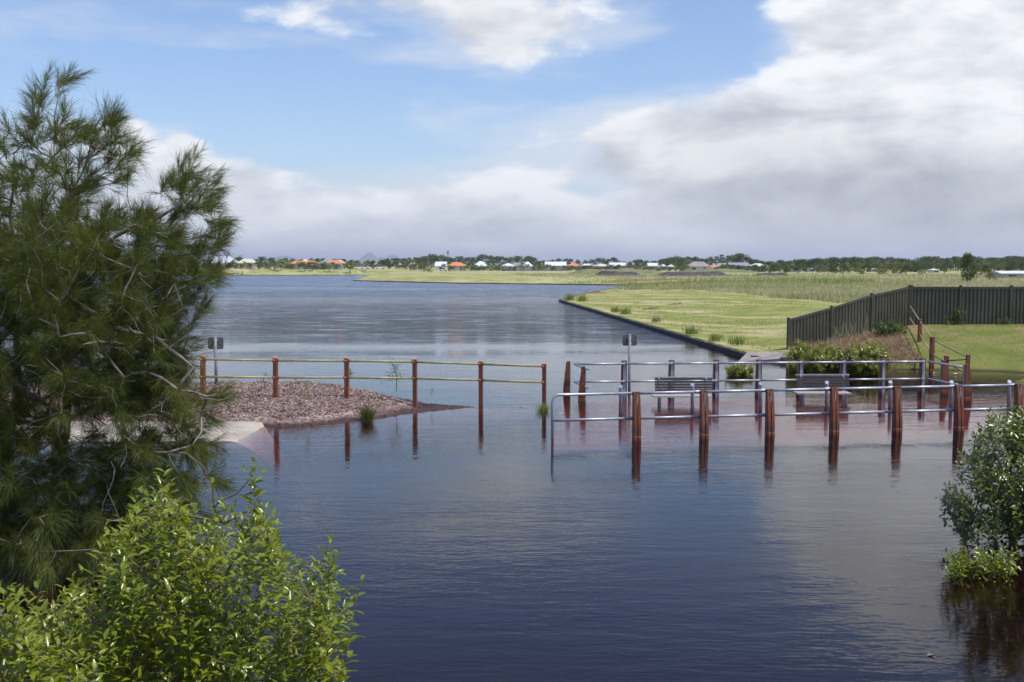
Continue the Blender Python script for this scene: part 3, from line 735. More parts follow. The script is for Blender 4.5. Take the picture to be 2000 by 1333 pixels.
# ------------------------------------------------------------------ sheet-steel fence
FC = Vector((17.85, 46.0, 0)); FL = Vector((11.36, 42.0, 0))
def steel_fence(name, label, posts, tops, bots, seg_ribs=13):
    t = thing(name, label, 'fence', (posts[0].x, posts[0].y, bots[0]))
    for k, p in enumerate(posts):
        m = MB(); d = (posts[min(k + 1, len(posts) - 1)] - posts[max(k - 1, 0)]).normalized()
        m.box((p.x, p.y, (tops[k] + .05 + bots[k] - .3) / 2), (.095, .10, tops[k] + .05 - bots[k] + .3), math.atan2(d.y, d.x)); o = m.build('post', M['fence'], t)
        m = MB(); m.box((p.x, p.y, tops[k] + .062), (.115, .12, .03), math.atan2(d.y, d.x), taper=.75); c = m.build('post_cap', M['fence'], t); c.parent = o
    for k in range(len(posts) - 1):
        a, b = posts[k], posts[k + 1]; d = (b - a).normalized(); nrm = Vector((d.y, -d.x, 0))
        if nrm.y > 0: nrm = -nrm
        # ribbed sheet: trapezoid profile
        prof = []
        L = (b - a).length; n = seg_ribs; w_ = L / n
        for i in range(n):
            for f_, h_ in ((0.0, 0), (.42, 0), (.52, 1), (.90, 1)):
                prof.append(((i + f_) * w_, h_ * .034))
        prof.append((L, 0))
        m = MB(); lo = []; hi = []
        for s_, h_ in prof:
            f_ = s_ / L; q_ = a + d * s_ + nrm * (h_ - .018)
            lo.append(Vector((q_.x, q_.y, bots[k] * (1 - f_) + bots[k + 1] * f_ - .25))); hi.append(Vector((q_.x, q_.y, tops[k] * (1 - f_) + tops[k + 1] * f_ - .05)))
        i0 = m.pts(lo); i1 = m.pts(hi); j0 = m.pts([v - nrm * .004 for v in lo]); j1 = m.pts([v - nrm * .004 for v in hi])
        for i in range(len(prof) - 1): m.q += [[i0 + i, i0 + i + 1, i1 + i + 1, i1 + i], [j0 + i + 1, j0 + i, j1 + i, j1 + i + 1]]
        m.build('sheet_panel', M['fence'], t)
        A = a + Vector((0, 0, tops[k] - .05)); B = b + Vector((0, 0, tops[k + 1] - .05)); up = Vector((0, 0, 1))
        pl = [A - nrm * .03 - up * .06, A + nrm * .03 - up * .06, A + nrm * .034 + up * .05, A - nrm * .034 + up * .05]
        m = MB(); m.prism(pl, d * .04, (B - A) - d * .04); m.build('top_rail', M['fence'], t)
    return t
lp = [FL.lerp(FC, k / 3) for k in range(4)]
lt = [Zat(624, lp[0].y), Zat(601, lp[1].y), Zat(576, lp[2].y), Zat(560, lp[3].y)]
steel_fence('steel_fence', 'dark ribbed steel fence stepping down the bank into the bushes', lp, lt, [z - 1.85 for z in lt])
rpn = [FC + Vector((2.27, -.02, 0)) * k for k in range(7)]
rpn[0] = FC + Vector((.10, 0, 0))
steel_fence('steel_fence', 'dark ribbed steel fence running level along the top of the green lawn', rpn, [2.775] * 7, [gz(p.x, p.y) for p in rpn])

# timber handrail climbing the bank to the fence corner
hr = thing('bank_handrail', 'dark timber posts with olive pipe rails climbing the bank to the fence corner', 'handrail', (15, 38, 0))
def hp(px, yt, yb, d): a = at(px, yt, d); return a, Zat(yb, d)
PA, PB, PC, PD = hp(1797, 624, 676, 41.2), hp(1821, 658, 742, 36.2), hp(1849, 695, 752, 32.6), hp(1891, 692.5, 760, 31.6)
for (p, zb), r_ in ((PA, .062), (PB, .068), (PC, .055), (PD, .05)):
    fence_post(hr, p, min(zb, gz(p.x, p.y)) - .4, r_, mat='timber', cmat='timber')
corner = at(1777, 596, 45.85)
seq = [corner + Vector((0, 0, .06)), PA[0], PB[0], PD[0]]
for a, b in zip(seq, seq[1:]):
    for dz in (-.10, -.62):
        rail(hr, a + Vector((0, -.03, dz)), b + Vector((0, -.03, dz)), .026, M['olive'], flange=False)
rail(hr, PC[0] + Vector((0, 0, -.16)), PD[0] + Vector((0, 0, -.15)), .026, M['olive'], flange=False)
# ------------------------------------------------------------------ growing things: helpers
def unit(v): return v / np.maximum(np.linalg.norm(v, axis=-1, keepdims=True), 1e-9)
def jit(n, s): return rng.normal(0, s, (n, 3))
def leaf_basis(D, U):
    D = unit(D); S = unit(np.cross(D, U)); N = np.cross(S, D); return D, S, N
LT = np.array([(0, 0, 0), (.33, 0, -.015), (.70, 0, -.05), (1, 0, -.15), (.33, .5, .10), (.33, -.5, .10), (.70, .36, .03), (.70, -.36, .03)])
LQ = np.array([(1, 5, 7, 2), (1, 2, 6, 4)]); LTR = np.array([(0, 5, 1), (0, 1, 4), (2, 7, 3), (2, 3, 6)])
def leaf_arrays(P, D, U, L, W):
    D, S, N = leaf_basis(D, U); n = len(P)
    t = LT[None]
    V = P[:, None] + D[:, None] * (t[..., 0:1] * L[:, None, None]) + S[:, None] * (t[..., 1:2] * W[:, None, None]) + N[:, None] * (t[..., 2:3] * L[:, None, None] * .8)
    off = (np.arange(n) * 8)[:, None, None]
    return V.reshape(-1, 3), (LQ[None] + off).reshape(-1, 4), (LTR[None] + off).reshape(-1, 3)
def diamond_arrays(P, D, U, L, W):
    D, S, N = leaf_basis(D, U); n = len(P); L = L[:, None]; W = W[:, None]
    V = np.stack([P, P + D * L * .45 + S * W * .5 + N * L * .06, P + D * L - N * L * .1, P + D * L * .45 - S * W * .5 + N * L * .06], 1)
    return V.reshape(-1, 3), np.arange(n * 4).reshape(n, 4)
def blades(P, D, L, W, bend, n2=None):
    """thin bent blades, three triangles each: base pair, middle pair, tip"""
    n = len(P); D = unit(D); S = unit(np.cross(D, unit(jit(n, 1)))); L = L[:, None]; W = W[:, None]
    mid = P + D * L * .55; tip = P + D * L + bend
    V = np.stack([P - S * W / 2, P + S * W / 2, mid + bend * .25 + S * W * .4, mid + bend * .25 - S * W * .4, tip], 1)
    o = (np.arange(n) * 5)[:, None]
    return V.reshape(-1, 3), np.array([0, 1, 2, 3])[None] + o, np.array([3, 2, 4])[None] + o
def grow(trunks, targets, step=.16, up=.35, droop=0.0, pen=.6, wob=.04):
    """branch skeleton: every target is reached from the nearest suitable wood. returns list of branches (node ids), positions, tip counts"""
    pos = []; par = []; branches = []
    for tr in trunks:
        tr = [np.array(p, float) for p in tr]; ids = []
        for a, b in zip(tr, tr[1:]):
            n = max(1, int(np.linalg.norm(b - a) / step))
            for k in range(n): pos.append(a + (b - a) * k / n + rng.normal(0, wob * .3, 3)); ids.append(len(pos) - 1); par.append(ids[-2] if len(ids) > 1 else -1)
        pos.append(tr[-1]); par.append(ids[-1]); ids.append(len(pos) - 1); branches.append(ids)
    for tr_i, ids in enumerate(branches):        # later trunks spring from the first one where they start near it
        if tr_i:
            p0 = pos[ids[0]]; others = [i for b in branches[:tr_i] for i in b]
            dd = np.linalg.norm(np.array([pos[i] for i in others]) - p0, axis=1)
            if dd.min() < 1.2: par[ids[0]] = others[int(dd.argmin())]
    T_ = np.array(targets); base = np.array(pos)
    dist = np.array([np.linalg.norm(base - t, axis=1).min() for t in T_]); order = np.argsort(dist)
    cap = len(pos) + len(T_) * 40; arr = np.zeros((cap, 3)); arr[:len(pos)] = base; n_ = len(pos); tips = []
    for ti in order:
        t = T_[ti]; d = arr[:n_] - t; hd = np.linalg.norm(d[:, :2], axis=1)
        cost = np.linalg.norm(d, axis=1) + pen * np.maximum(0, d[:, 2] + .35 * hd)
        i = int(cost.argmin()); a = arr[i]; ln = np.linalg.norm(t - a)
        if ln < .05: tips.append((i, t)); continue
        n = max(2, int(ln / step)); c = (a + t) / 2 + np.array([0, 0, -up * ln * .4]) + rng.normal(0, .08 * ln, 3); ids = [i]
        for k in range(1, n + 1):
            u = k / n; p = (1 - u) ** 2 * a + 2 * u * (1 - u) * c + u * u * t
            if k < n: p = p + rng.normal(0, wob * .5, 3)
            if n_ >= cap: break
            arr[n_] = p; par.append(ids[-1]); ids.append(n_); n_ += 1
        branches.append(ids); tips.append((ids[-1], t))
    cnt = np.zeros(n_)
    for i, _ in tips: cnt[i] += 1
    for i in range(n_ - 1, -1, -1):
        if par[i] >= 0 and par[i] < i: cnt[par[i]] += cnt[i]
    return branches, arr[:n_], np.maximum(cnt, 1), tips
def wood_mesh(branches, pos, cnt, rtip, p=.45, rmax=1, n=5, ntr=0):
    m = MB()
    for k, ids in enumerate(branches):
        if len(ids) < 2: continue
        rr = [min(rmax, rtip * cnt[i] ** p) for i in ids]
        if k >= ntr: rr[0] = rr[1]
        rr[-1] = min(rr[-1], rtip)
        m.tube([Vector(pos[i]) for i in ids], rr, 7 if k < ntr else n, caps=False)
    return m
def plain_build(m, name, mat, parent):
    o = mesh_np(name, np.array(m.v), [np.array(m.q)] + ([np.array(m.t)] if m.t else []), mat, parent, True, True); return o

# ------------------------------------------------------------------ the she-oak
M['bark'] = pm('grey she-oak bark', (.13, .105, .09), (.30, .25, .215), 9, .85, .6, 30, stretch=(1, 1, .4))
M['needle'] = leafmat('she-oak needles', (.058, .078, .019), (.135, .148, .034), (.19, .20, .035), .30, .5, .012, 1.6)
M['stem'] = pm('green-brown stem', (.10, .085, .045), (.19, .16, .08), 8, .7)
BL = [(115, 178, 30), (98, 235, 45), (60, 215, 22), (145, 250, 34), (200, 262, 34), (212, 235, 16), (215, 310, 48), (232, 345, 36), (115, 325, 78), (25, 320, 62), (60, 420, 92), (165, 420, 66),
      (345, 345, 34), (386, 352, 38), (412, 400, 34), (380, 400, 46), (335, 372, 28), (405, 440, 30), (402, 478, 30), (270, 440, 30), (300, 462, 46), (235, 480, 66), (100, 505, 100), (330, 515, 56), (388, 520, 46), (408, 545, 24),
      (40, 560, 92), (160, 580, 100), (270, 580, 68), (332, 590, 44), (385, 598, 28), (60, 680, 100), (180, 680, 100), (290, 675, 78), (308, 690, 34), (60, 785, 92), (205, 760, 60), (290, 765, 72), (352, 765, 36), (420, 788, 24), (372, 830, 36), (398, 888, 28),
      (45, 890, 84), (215, 905, 70), (320, 885, 66), (392, 935, 44), (60, 1000, 92), (180, 1010, 82), (300, 990, 66), (372, 1005, 38), (60, 1100, 82), (170, 1100, 62), (275, 1060, 46), (335, 725, 22),
      (-70, 420, 80), (-110, 600, 100), (-90, 780, 100), (-70, 950, 90), (-60, 300, 50)]
TD = 13.0
def trunkpt(px, py, dd=0): p = at(px, py, TD + dd); return (p.x, p.y, p.z)
trunks = [[trunkpt(100, 1092), trunkpt(108, 960), trunkpt(128, 820, .1), trunkpt(140, 680, .1), trunkpt(152, 556), trunkpt(174, 508), trunkpt(158, 440, -.1), trunkpt(140, 395, -.1), trunkpt(108, 320), trunkpt(104, 230), trunkpt(118, 152)],
          [trunkpt(174, 508), trunkpt(225, 462, -.1), trunkpt(300, 432, -.3), trunkpt(345, 405, -.3), trunkpt(400, 360, -.2)],
          [trunkpt(140, 395), trunkpt(158, 345, .2), trunkpt(180, 280, .2), trunkpt(212, 222, .3)],
          [trunkpt(12, 1080, .6), trunkpt(14, 900, .6), trunkpt(38, 760, .5), trunkpt(30, 560, .6), trunkpt(20, 420, .5), trunkpt(28, 300, .5)],
          [trunkpt(128, 820), trunkpt(60, 770, -.6), trunkpt(-20, 700, -.9)],
          [trunkpt(140, 680), trunkpt(220, 640, -.6), trunkpt(300, 660, -1.0), trunkpt(380, 720, -1.1)],
          [trunkpt(128, 820), trunkpt(200, 790, .5), trunkpt(290, 800, .7), trunkpt(390, 840, .6)]]
tg = []
for bx_, by_, br in BL:
    k = max(4, int(br * br * 3.14 / (800 if by_ < 450 or bx_ > 330 else 330)))
    a = rng.uniform(0, 2 * np.pi, k); r = br * np.sqrt(rng.random(k)); dep = rng.normal(0, 1, k) * (br / 100 * 1.0 + .15)
    for i in range(k):
        q_ = at(bx_ + r[i] * math.cos(a[i]), by_ + r[i] * math.sin(a[i]), TD + float(np.clip(dep[i], -2.2, 2.2)))
        if q_.z > -.05: tg.append(tuple(q_))
br_, pos, cnt, tips = grow(trunks, tg, step=.17, up=.10, pen=.5, wob=.035)
oak = thing('she_oak_tree', 'tall dark olive she-oak with feathery needles and grey branches at the water edge', 'tree', trunks[0][0])
plain_build(wood_mesh(br_, pos, cnt, .0045, .40, .11, 5, 7), 'trunk', M['bark'], oak)
TP = np.array([t for _, t in tips]); ax = np.array([-5.9, 13.0])
ids_of = {b[-1]: b for b in br_}
PT = []; PD_ = []
for i, t in tips:
    b = ids_of.get(i, [i, i]); a = pos[b[max(0, len(b) - 4)]]
    d = unit(t - a + 1e-6) if np.linalg.norm(t - a) > 1e-4 else np.array([0, 0, 1.0])
    PT.append(t); PD_.append(d)
PT = np.array(PT); PD_ = np.array(PD_)
outw = np.concatenate([unit(PT[:, :2] - ax), np.zeros((len(PT), 1))], 1)
zrel = (PT[:, 2] / 6.0)[:, None]
PD_ = unit(PD_ * .6 + outw * .55 + np.array([0, 0, 1.0]) * (.15 + .55 * zrel))
TW, NE = 10, 24                                   # twiglets to a tip, needles to a twiglet
B = np.repeat(PT - PD_ * .16, TW, 0) + np.repeat(PD_, TW, 0) * rng.uniform(0, .22, (len(PT) * TW, 1))
BD = unit(np.repeat(PD_, TW, 0) + jit(len(B), .42))
L_tw = rng.uniform(.10, .26, len(B))
NP_ = np.repeat(B, NE, 0) + np.repeat(BD, NE, 0) * (np.repeat(L_tw, NE) * rng.random(len(B) * NE))[:, None]
ND = unit(np.repeat(BD, NE, 0) + jit(len(NP_), .30)); nl = rng.uniform(.12, .27, len(NP_))
bend = np.zeros((len(NP_), 3)); bend[:, 2] = -nl * rng.uniform(.1, .6, len(NP_)) * (1.25 - np.clip(NP_[:, 2] / 6, 0, 1))
V, q, t3 = blades(NP_, ND, nl, rng.uniform(.0024, .0042, len(NP_)), bend)
tag(mesh_np('crown', V, [q, t3], M['needle'], oak, world=True), kind='stuff')
# dead grey twigs inside the crown
m = MB()
for k in range(160):
    px_, py_ = random.uniform(-20, 400), random.uniform(440, 1050)
    if px_ > 250 and py_ > 900: continue
    s0 = np.array(at(px_, py_, TD + random.uniform(-1.6, -.2))); a_ = random.uniform(0, 6.28); p_ = [s0]; dcur = np.array([math.cos(a_), random.uniform(-.3, .3), math.sin(a_) * .7])
    for j in range(random.randint(4, 8)):
        dcur = unit(dcur + rng.normal(0, .28, 3)); p_.append(p_[-1] + dcur * random.uniform(.06, .13))
    r0 = random.uniform(.003, .0065); m.tube([Vector(x) for x in p_], [r0 * (1 - .75 * j / (len(p_) - 1)) for j in range(len(p_))], 4, caps=False)
M['deadtwig'] = pm('bleached dead twig', (.17, .145, .13), (.31, .27, .245), 6, .8)
tag(plain_build(m, 'dead_twigs', M['deadtwig'], oak), kind='stuff')

# ------------------------------------------------------------------ broad-leaved shrubs
LEAFPROTO = {}
def leaf_proto(mat, w):
    key = (mat.name, round(w, 2))
    if key not in LEAFPROTO:
        V, q, t3 = leaf_arrays(np.zeros((1, 3)), np.array([[1.0, 0, 0]]), np.array([[0, 0, 1.0]]), np.array([1.0]), np.array([w]))
        o = mesh_np('leaf', V, [q, t3], mat, smooth=True); LEAFPROTO[key] = o.data; bpy.data.objects.remove(o)
    return LEAFPROTO[key]
def shrub(name, label, cat, base, targets, leafmat_, L=(.06, .085), wr=.34, per=13, shoot=.34, parts=300, stems=5, rt=.0028, dirup=.9, spread=.75, full=True, group=None, stemmat=None, nodes=.8, core=0.0):
    t = thing(name, label, cat, base, group=group)
    base = np.array(base, float); C = np.mean(targets, axis=0)
    trs = []
    for k in range(stems):
        tgt = np.array(targets[rng.integers(len(targets))]); b0 = base + np.array([rng.normal(0, .06), rng.normal(0, .06), -.05])
        trs.append([b0, b0 * .5 + tgt * .5 + np.array([0, 0, .1]) + rng.normal(0, .05, 3) - (tgt - b0) * np.array([.2, .2, 0]), tgt])
    br_, pos, cnt, tips = grow(trs, targets, step=.10, up=.25, pen=.4, wob=.02)
    plain_build(wood_mesh(br_, pos, cnt, rt, .42, .05, 5, stems), 'stems', stemmat or M['stem'], t)
    PT = np.array([p for _, p in tips]); n = len(PT)
    od = unit((PT - C) * np.array([1, 1, .5])); dr = unit(od * (1 - dirup) + np.array([0, 0, 1.0]) * dirup + jit(n, .25))
    k = per; f = np.tile(np.linspace(0, 1, k), n); P = np.repeat(PT - dr * shoot * .75, k, 0) + np.repeat(dr, k, 0) * (f * shoot)[:, None]
    phi = np.tile(np.arange(k) * 2.4, n) + np.repeat(rng.uniform(0, 6.28, n), k)
    drr = np.repeat(dr, k, 0); s1 = unit(np.cross(drr, np.array([.3, .2, 1.0]) + jit(len(drr), .05))); s2 = np.cross(drr, s1)
    side = s1 * np.cos(phi)[:, None] + s2 * np.sin(phi)[:, None]
    LD = unit(side * spread + drr * (.12 + .55 * f[:, None]) + jit(len(drr), .18)); U = unit(drr + np.array([0, 0, .6]) + jit(len(drr), .2))
    ll = rng.uniform(*L, len(P)) * (1 - .35 * f ** 3); lw = ll * wr * rng.uniform(.85, 1.2, len(P))
    if not full:
        V, q = diamond_arrays(P, LD, U, ll, lw); tag(mesh_np('leaves', V, [q], leafmat_, t, world=True), kind='stuff'); return t
    sc_ = ll / np.linalg.norm(P - np.array([0, 0, CAM_Z]), axis=1) - np.where(np.abs(P[:, 0] / P[:, 1]) > .5, 1, 0) - (P[:, 2] < CAM_Z - .406 * P[:, 1])
    ctr = (P - C); sc_ = sc_ * (1 + .5 * (unit(ctr) @ unit(np.array([0, -1.0, .6]))))
    big_ = np.argsort(-sc_)[:parts] if parts else np.array([], int); rest = np.setdiff1d(np.arange(len(P)), big_)
    V, q, t3 = leaf_arrays(P[rest], LD[rest], U[rest], ll[rest], lw[rest])
    tag(mesh_np('leaves', V, [q, t3], leafmat_, t, smooth=True, world=True), kind='stuff')
    if parts:
        me = leaf_proto(leafmat_, wr); Dd, Ss, Nn = leaf_basis(LD, U)
        for i in big_:
            o = bpy.data.objects.new('leaf', me); col.objects.link(o); o.parent = t
            Mx = Matrix(((Dd[i][0], Ss[i][0], Nn[i][0]), (Dd[i][1], Ss[i][1], Nn[i][1]), (Dd[i][2], Ss[i][2], Nn[i][2]))) * float(ll[i])
            Mx = Mx.to_4x4(); Mx.translation = Vector(P[i]) - t.location; o.matrix_local = Mx
    return t
def in_poly(px, py, poly):
    ins = False; n = len(poly)
    for i in range(n):
        (x0, y0), (x1, y1) = poly[i], poly[(i + 1) % n]
        if (y0 > py) != (y1 > py) and px < (x1 - x0) * (py - y0) / (y1 - y0) + x0: ins = not ins
    return ins
def poly_targets(poly, n, d, depth, zmin=.2):
    xs = [p[0] for p in poly]; ys = [p[1] for p in poly]; outp = []
    while len(outp) < n:
        x, y = random.uniform(min(xs), max(xs)), random.uniform(min(ys), max(ys))
        if in_poly(x, y, poly):
            p = at(x, y, d + random.uniform(-depth, depth))
            if p.z > zmin: outp.append(tuple(p))
    return outp
M['leaf_gloss'] = leafmat('glossy lime-green leaf', (.090, .130, .009), (.235, .258, .018), (.34, .37, .018), .28, .30, .038, 2.5)
M['leaf_mangrove'] = leafmat('waxy mangrove leaf', (.065, .095, .010), (.17, .19, .022), (.22, .22, .015), .25, .28, .05, 2.5)
M['leaf_yellow'] = leafmat('yellow-green shrub leaf', (.14, .16, .016), (.30, .29, .040), (.32, .31, .03), .28, .3, .05, 1.5)
M['leaf_green'] = leafmat('mid-green shrub leaf', (.045, .085, .015), (.10, .145, .03), (.14, .19, .03), .3, .4, .03, 1.5)
bush_poly = [(60, 1180), (110, 1195), (170, 1125), (205, 1060), (240, 1010), (285, 975), (322, 955), (350, 985), (385, 1015), (420, 1030), (440, 1010), (470, 1000), (492, 965), (515, 1010), (530, 1045), (545, 1060), (560, 1090), (590, 1120), (625, 1130), (645, 1085), (655, 1140), (690, 1170), (675, 1215), (640, 1240), (670, 1290), (690, 1320), (680, 1400), (500, 1520), (120, 1480), (40, 1330)]
bt = poly_targets(bush_poly, 900, 6.2, .8, .6) + [tuple(at(x, y, 6.1)) for x, y in ((318, 938), (322, 950), (488, 936), (497, 932), (500, 950), (415, 955), (640, 1065), (636, 1078), (700, 1162), (530, 1040), (72, 1168), (440, 975), (262, 985))]
shrub('leafy_shrub', 'big bright green glossy-leaved shrub rising in front of the she-oak', 'shrub', (-2.0, 5.9, gz(-2.0, 5.9)), bt, M['leaf_gloss'], per=12, L=(.06, .115))
bt2 = poly_targets([(-60, 1190), (5, 1165), (45, 1175), (70, 1240), (110, 1270), (190, 1290), (200, 1400), (-80, 1420)], 110, 4.7, .35, .8)
shrub('leafy_shrub', 'larger-leaved green shrub crowding in beside the big glossy shrub', 'shrub', (-2.35, 4.5, gz(-2.35, 4.5)), bt2, M['leaf_gloss'], per=11, L=(.07, .10), parts=150)
mp = [(2120, 800), (1990, 800), (1930, 808), (1908, 850), (1900, 890), (1868, 890), (1872, 920), (1915, 935), (1880, 960), (1850, 940), (1838, 985), (1834, 1005), (1870, 1015), (1865, 1040), (1920, 1050), (1990, 1040), (2100, 1050), (2150, 900)]
shrub('mangrove_shrub', 'tall open mangrove shrub with waxy leaves standing in the flood water', 'shrub', (6.75, 13.4, -.4), poly_targets(mp, 680, 13.3, .8, .1), M['leaf_mangrove'], per=12, L=(.07, .105), wr=.42, dirup=.55, spread=1.0, parts=300, rt=.004)
shrub('mangrove_shrub', 'low mangrove clump half drowned below the taller one', 'shrub', (5.75, 12.2, -.3), [tuple(at(x, y, 12.1 + random.uniform(-.35, .35))) for x, y in [(random.uniform(1850, 1985), random.uniform(1078, 1125)) for _ in range(80)]], M['leaf_gloss'], per=9, L=(.07, .105), wr=.42, shoot=.2, dirup=.6, spread=1.0, parts=150)
def ell_targets(px0, px1, py0, py1, d, dep, n):
    o = []
    while len(o) < n:
        u, v, w_ = random.uniform(-1, 1), random.uniform(-1, 1), random.uniform(-1, 1)
        if u * u + v * v + w_ * w_ < 1 and (u * u + v * v + w_ * w_ > .25 or random.random() < .3):
            p = at((px0 + px1) / 2 + u * (px1 - px0) / 2, (py0 + py1) / 2 + v * (py1 - py0) / 2, d + w_ * dep); o.append((p.x, p.y, max(p.z, .06)))
    return o
for (x0, x1, y0, y1, d, dep, n, lab, mt) in [
        (1534, 1598, 664, 738, 36.2, .7, 95, 'small pale shrub against the low end of the steel fence', 'leaf_yellow'),
        (1556, 1662, 672, 744, 35.4, .9, 200, 'rounded yellow-green bush standing in water before the steel fence', 'leaf_yellow'),
        (1638, 1742, 666, 744, 34.9, .95, 220, 'taller rounded yellow-green bush beside the dry reddish grass', 'leaf_yellow'),
        (1705, 1772, 622, 665, 43.6, .8, 80, 'dark green shrub tucked under the steel fence corner', 'leaf_green'),
        (1415, 1476, 710, 738, 34.4, .5, 50, 'small green bush poking out of open water behind the railing', 'leaf_yellow')]:
    tt = ell_targets(x0, x1, y0, y1, d, dep, int(n * 2.2)); p = at((x0 + x1) / 2, y1, d)
    g_ = gz(p.x, d)
    shrub('waterside_bush', lab, 'bush', (p.x, d, g_), tt, M[mt], L=(.08, .13), wr=.55, per=14, shoot=.26, dirup=.5, spread=1.0, full=False, rt=.004, parts=0)
for px, yb, h, n, mt, lab in [(1869, 640, .75, 26, 'leaf_green', 'small dark leafy plant at the foot of the level steel fence'), (1962, 637, .3, 10, 'leaf_green', 'tiny weed at the foot of the level steel fence')]:
    d = 45.6; b = at(px, yb, d); z0 = gz(b.x, d)
    shrub('fence_weed', lab, 'weed', (b.x, d, z0), [(b.x + random.gauss(0, .18), d + random.gauss(0, .1), z0 + random.uniform(.08, h)) for _ in range(n)], M[mt], L=(.10, .17), wr=.5, per=8, shoot=.2, dirup=.5, spread=1.0, full=False, parts=0, stems=2, rt=.005)
# saplings on the mulch bank
def sapling(px, yb, yt, d, label, nl=40, wide=22, mat='leaf_green', L=(.07, .12)):
    b = at(px, yb, d); o = []
    for k in range(nl):
        f = random.random() ** .8; y = yb + (yt - yb) * (.25 + .75 * f); o.append(tuple(at(px + random.uniform(-1, 1) * wide * (1.05 - f * .9), y, d + random.uniform(-.15, .15))))
    o.append(tuple(at(px - wide * .3, yt, d)))
    shrub('sapling', label, 'sapling', tuple(b), o, M[mat], L=L, wr=.28, per=4, shoot=.16, dirup=.55, spread=1.1, full=True, parts=0, stems=1, rt=.003)
sapling(768, 762, 700, 27.6, 'slender leafy sapling behind the fence on the mulch bank', 26, 26)
sapling(597, 778, 748, 24.9, 'small yellowish seedling in front of the fence on the mulch', 12, 12, 'leaf_yellow', (.05, .08))
sapling(682, 752, 722, 27.3, 'thin seedling beside a fence post on the mulch crest', 10, 14)
sapling(518, 752, 728, 27.0, 'low green weed on the crest of the mulch bank', 14, 18, 'leaf_green', (.04, .07))
sapling(578, 752, 738, 27.2, 'tiny green weed on the mulch crest near the small seedling', 5, 6, 'leaf_green', (.04, .06))
sapling(845, 768, 760, 27.2, 'tiny weed at the falling end of the mulch bank', 5, 6, 'leaf_green', (.04, .06))
# she-oak seedling and grass tufts
def tuft(name, label, cat, px, yb, h, spread, d, n, mat, w_=.008, lean=.35, group=None):
    b = at(px, yb, d); t = thing(name, label, cat, (b.x, b.y, b.z - .02), group=group)
    P = np.array(b) + np.stack([rng.normal(0, spread * .4, n), rng.normal(0, spread * .4, n), np.full(n, -.03)], 1)
    D_ = unit(np.stack([rng.normal(0, lean, n), rng.normal(0, lean, n), np.ones(n)], 1)); l_ = rng.uniform(.45, 1.05, n) * h
    bend = D_ * np.array([1, 1, -.5]) * (l_ * .25)[:, None]
    V, q, t3 = blades(P, D_, l_, np.full(n, w_), bend)
    mesh_np('blades', V, [q, t3], M[mat], t, world=True)['kind'] = 'stuff'
    return t
M['grass_g'] = leafmat('fresh grass blade', (.15, .21, .03), (.26, .30, .065), (.28, .32, .06), .35, .6, .03, 2)
M['grass_l'] = leafmat('short lawn grass', (.21, .25, .04), (.31, .31, .08), (.30, .31, .06), .3, .7, .01, .5)
M['grass_p'] = leafmat('pale seeding grass', (.33, .31, .14), (.54, .485, .28), (.45, .41, .2), .3, .7, .02, .35)
M['grass_r'] = leafmat('dry reddish grass', (.27, .16, .10), (.46, .31, .21), (.38, .26, .15), .25, .8, .01, .8)
t_ = tuft('she_oak_seedling', 'feathery she-oak seedling at the water edge of the mulch', 'seedling', 717, 822, .62, .16, 24.3, 420, 'needle', .006, .30)
tuft('grass_tuft', 'green grass clump in the water at the foot of the last fence post', 'grass', 1061, 806, .42, .18, 26.0, 160, 'grass_g', .01, .35)
tuft('grass_tuft', 'thin dry grass stalks by the broad planks of the boardwalk end', 'grass', 1131, 800, .34, .16, 27.6, 70, 'grass_g', .008, .25)
for k, (px, yb, h, lab) in enumerate([(1349, 652, .62, 'biggest grass tussock growing behind the black wall'), (1397, 665, .48, 'low bright tussock between two taller ones behind the black wall'), (1441, 672, .58, 'upright grass tussock behind the wall end near the ramp'),
                                     (1222, 613, .75, 'small dark tussock on the mown grass beside the wall'), (1203, 609, .6, 'short tussock beside another on the mown grass by the wall'), (1112, 586, 1.0, 'weedy clump on the very tip of the grass point'), (1136, 588, .9, 'bushy weed just inside the tip of the grass point'), (1282, 628, .4, 'rusty grass tuft against the coping of the black wall')]):
    p = G(px, yb, .3); tuft('grass_tussock', lab, 'grass', px, yb, h, .6 * h + .1, p.y, 130, ('grass_g', 'grass_l', 'grass_g', 'grass_g', 'grass_l', 'grass_g', 'grass_l', 'grass_r')[k], .014 + p.y * .0002, .24)
for px, yb, h, d, lab in [(1683, 652, 1.3, 42.5, 'tall pale seeding stalks before the sloping steel fence'), (1652, 655, 1.0, 42.0, 'thin pale stalks beside the taller ones at the sloping fence'), (1632, 672, .9, 40.0, 'dry brown stalks above the rounded bushes')]:
    tuft('dry_stalks', lab, 'grass', px, yb, h, .5, d, 24, 'grass_p', .012, .22)
for px, yb, lab in [(1272, 607, 'heap of brown mown clippings lying on the lawn'), (1322, 598, 'second longer heap of clippings beyond the first'), (1166, 573, 'flat pile of clippings by the tip of the point')]:
    p = G(px, yb, .75); z = gz(p.x, p.y); p = G(px, yb, z); n = 500
    t = thing('clippings_heap', lab, 'clippings', (p.x, p.y, z))
    r = rng.normal(0, 1, (n, 3)) * np.array([.62, .35, 0]); hgt = .32 * np.exp(-(r[:, 0] / .62) ** 2 - (r[:, 1] / .35) ** 2)
    P = np.array((p.x, p.y, z)) + r; P[:, 2] += hgt * rng.random(n)
    V, q, t3 = blades(P, jit(n, 1) * np.array([1, 1, .35]), rng.uniform(.15, .35, n), np.full(n, .025), np.zeros((n, 3)))
    mesh_np('cut_grass', V, [q, t3], M['grass_r'], t, world=True)['kind'] = 'stuff'

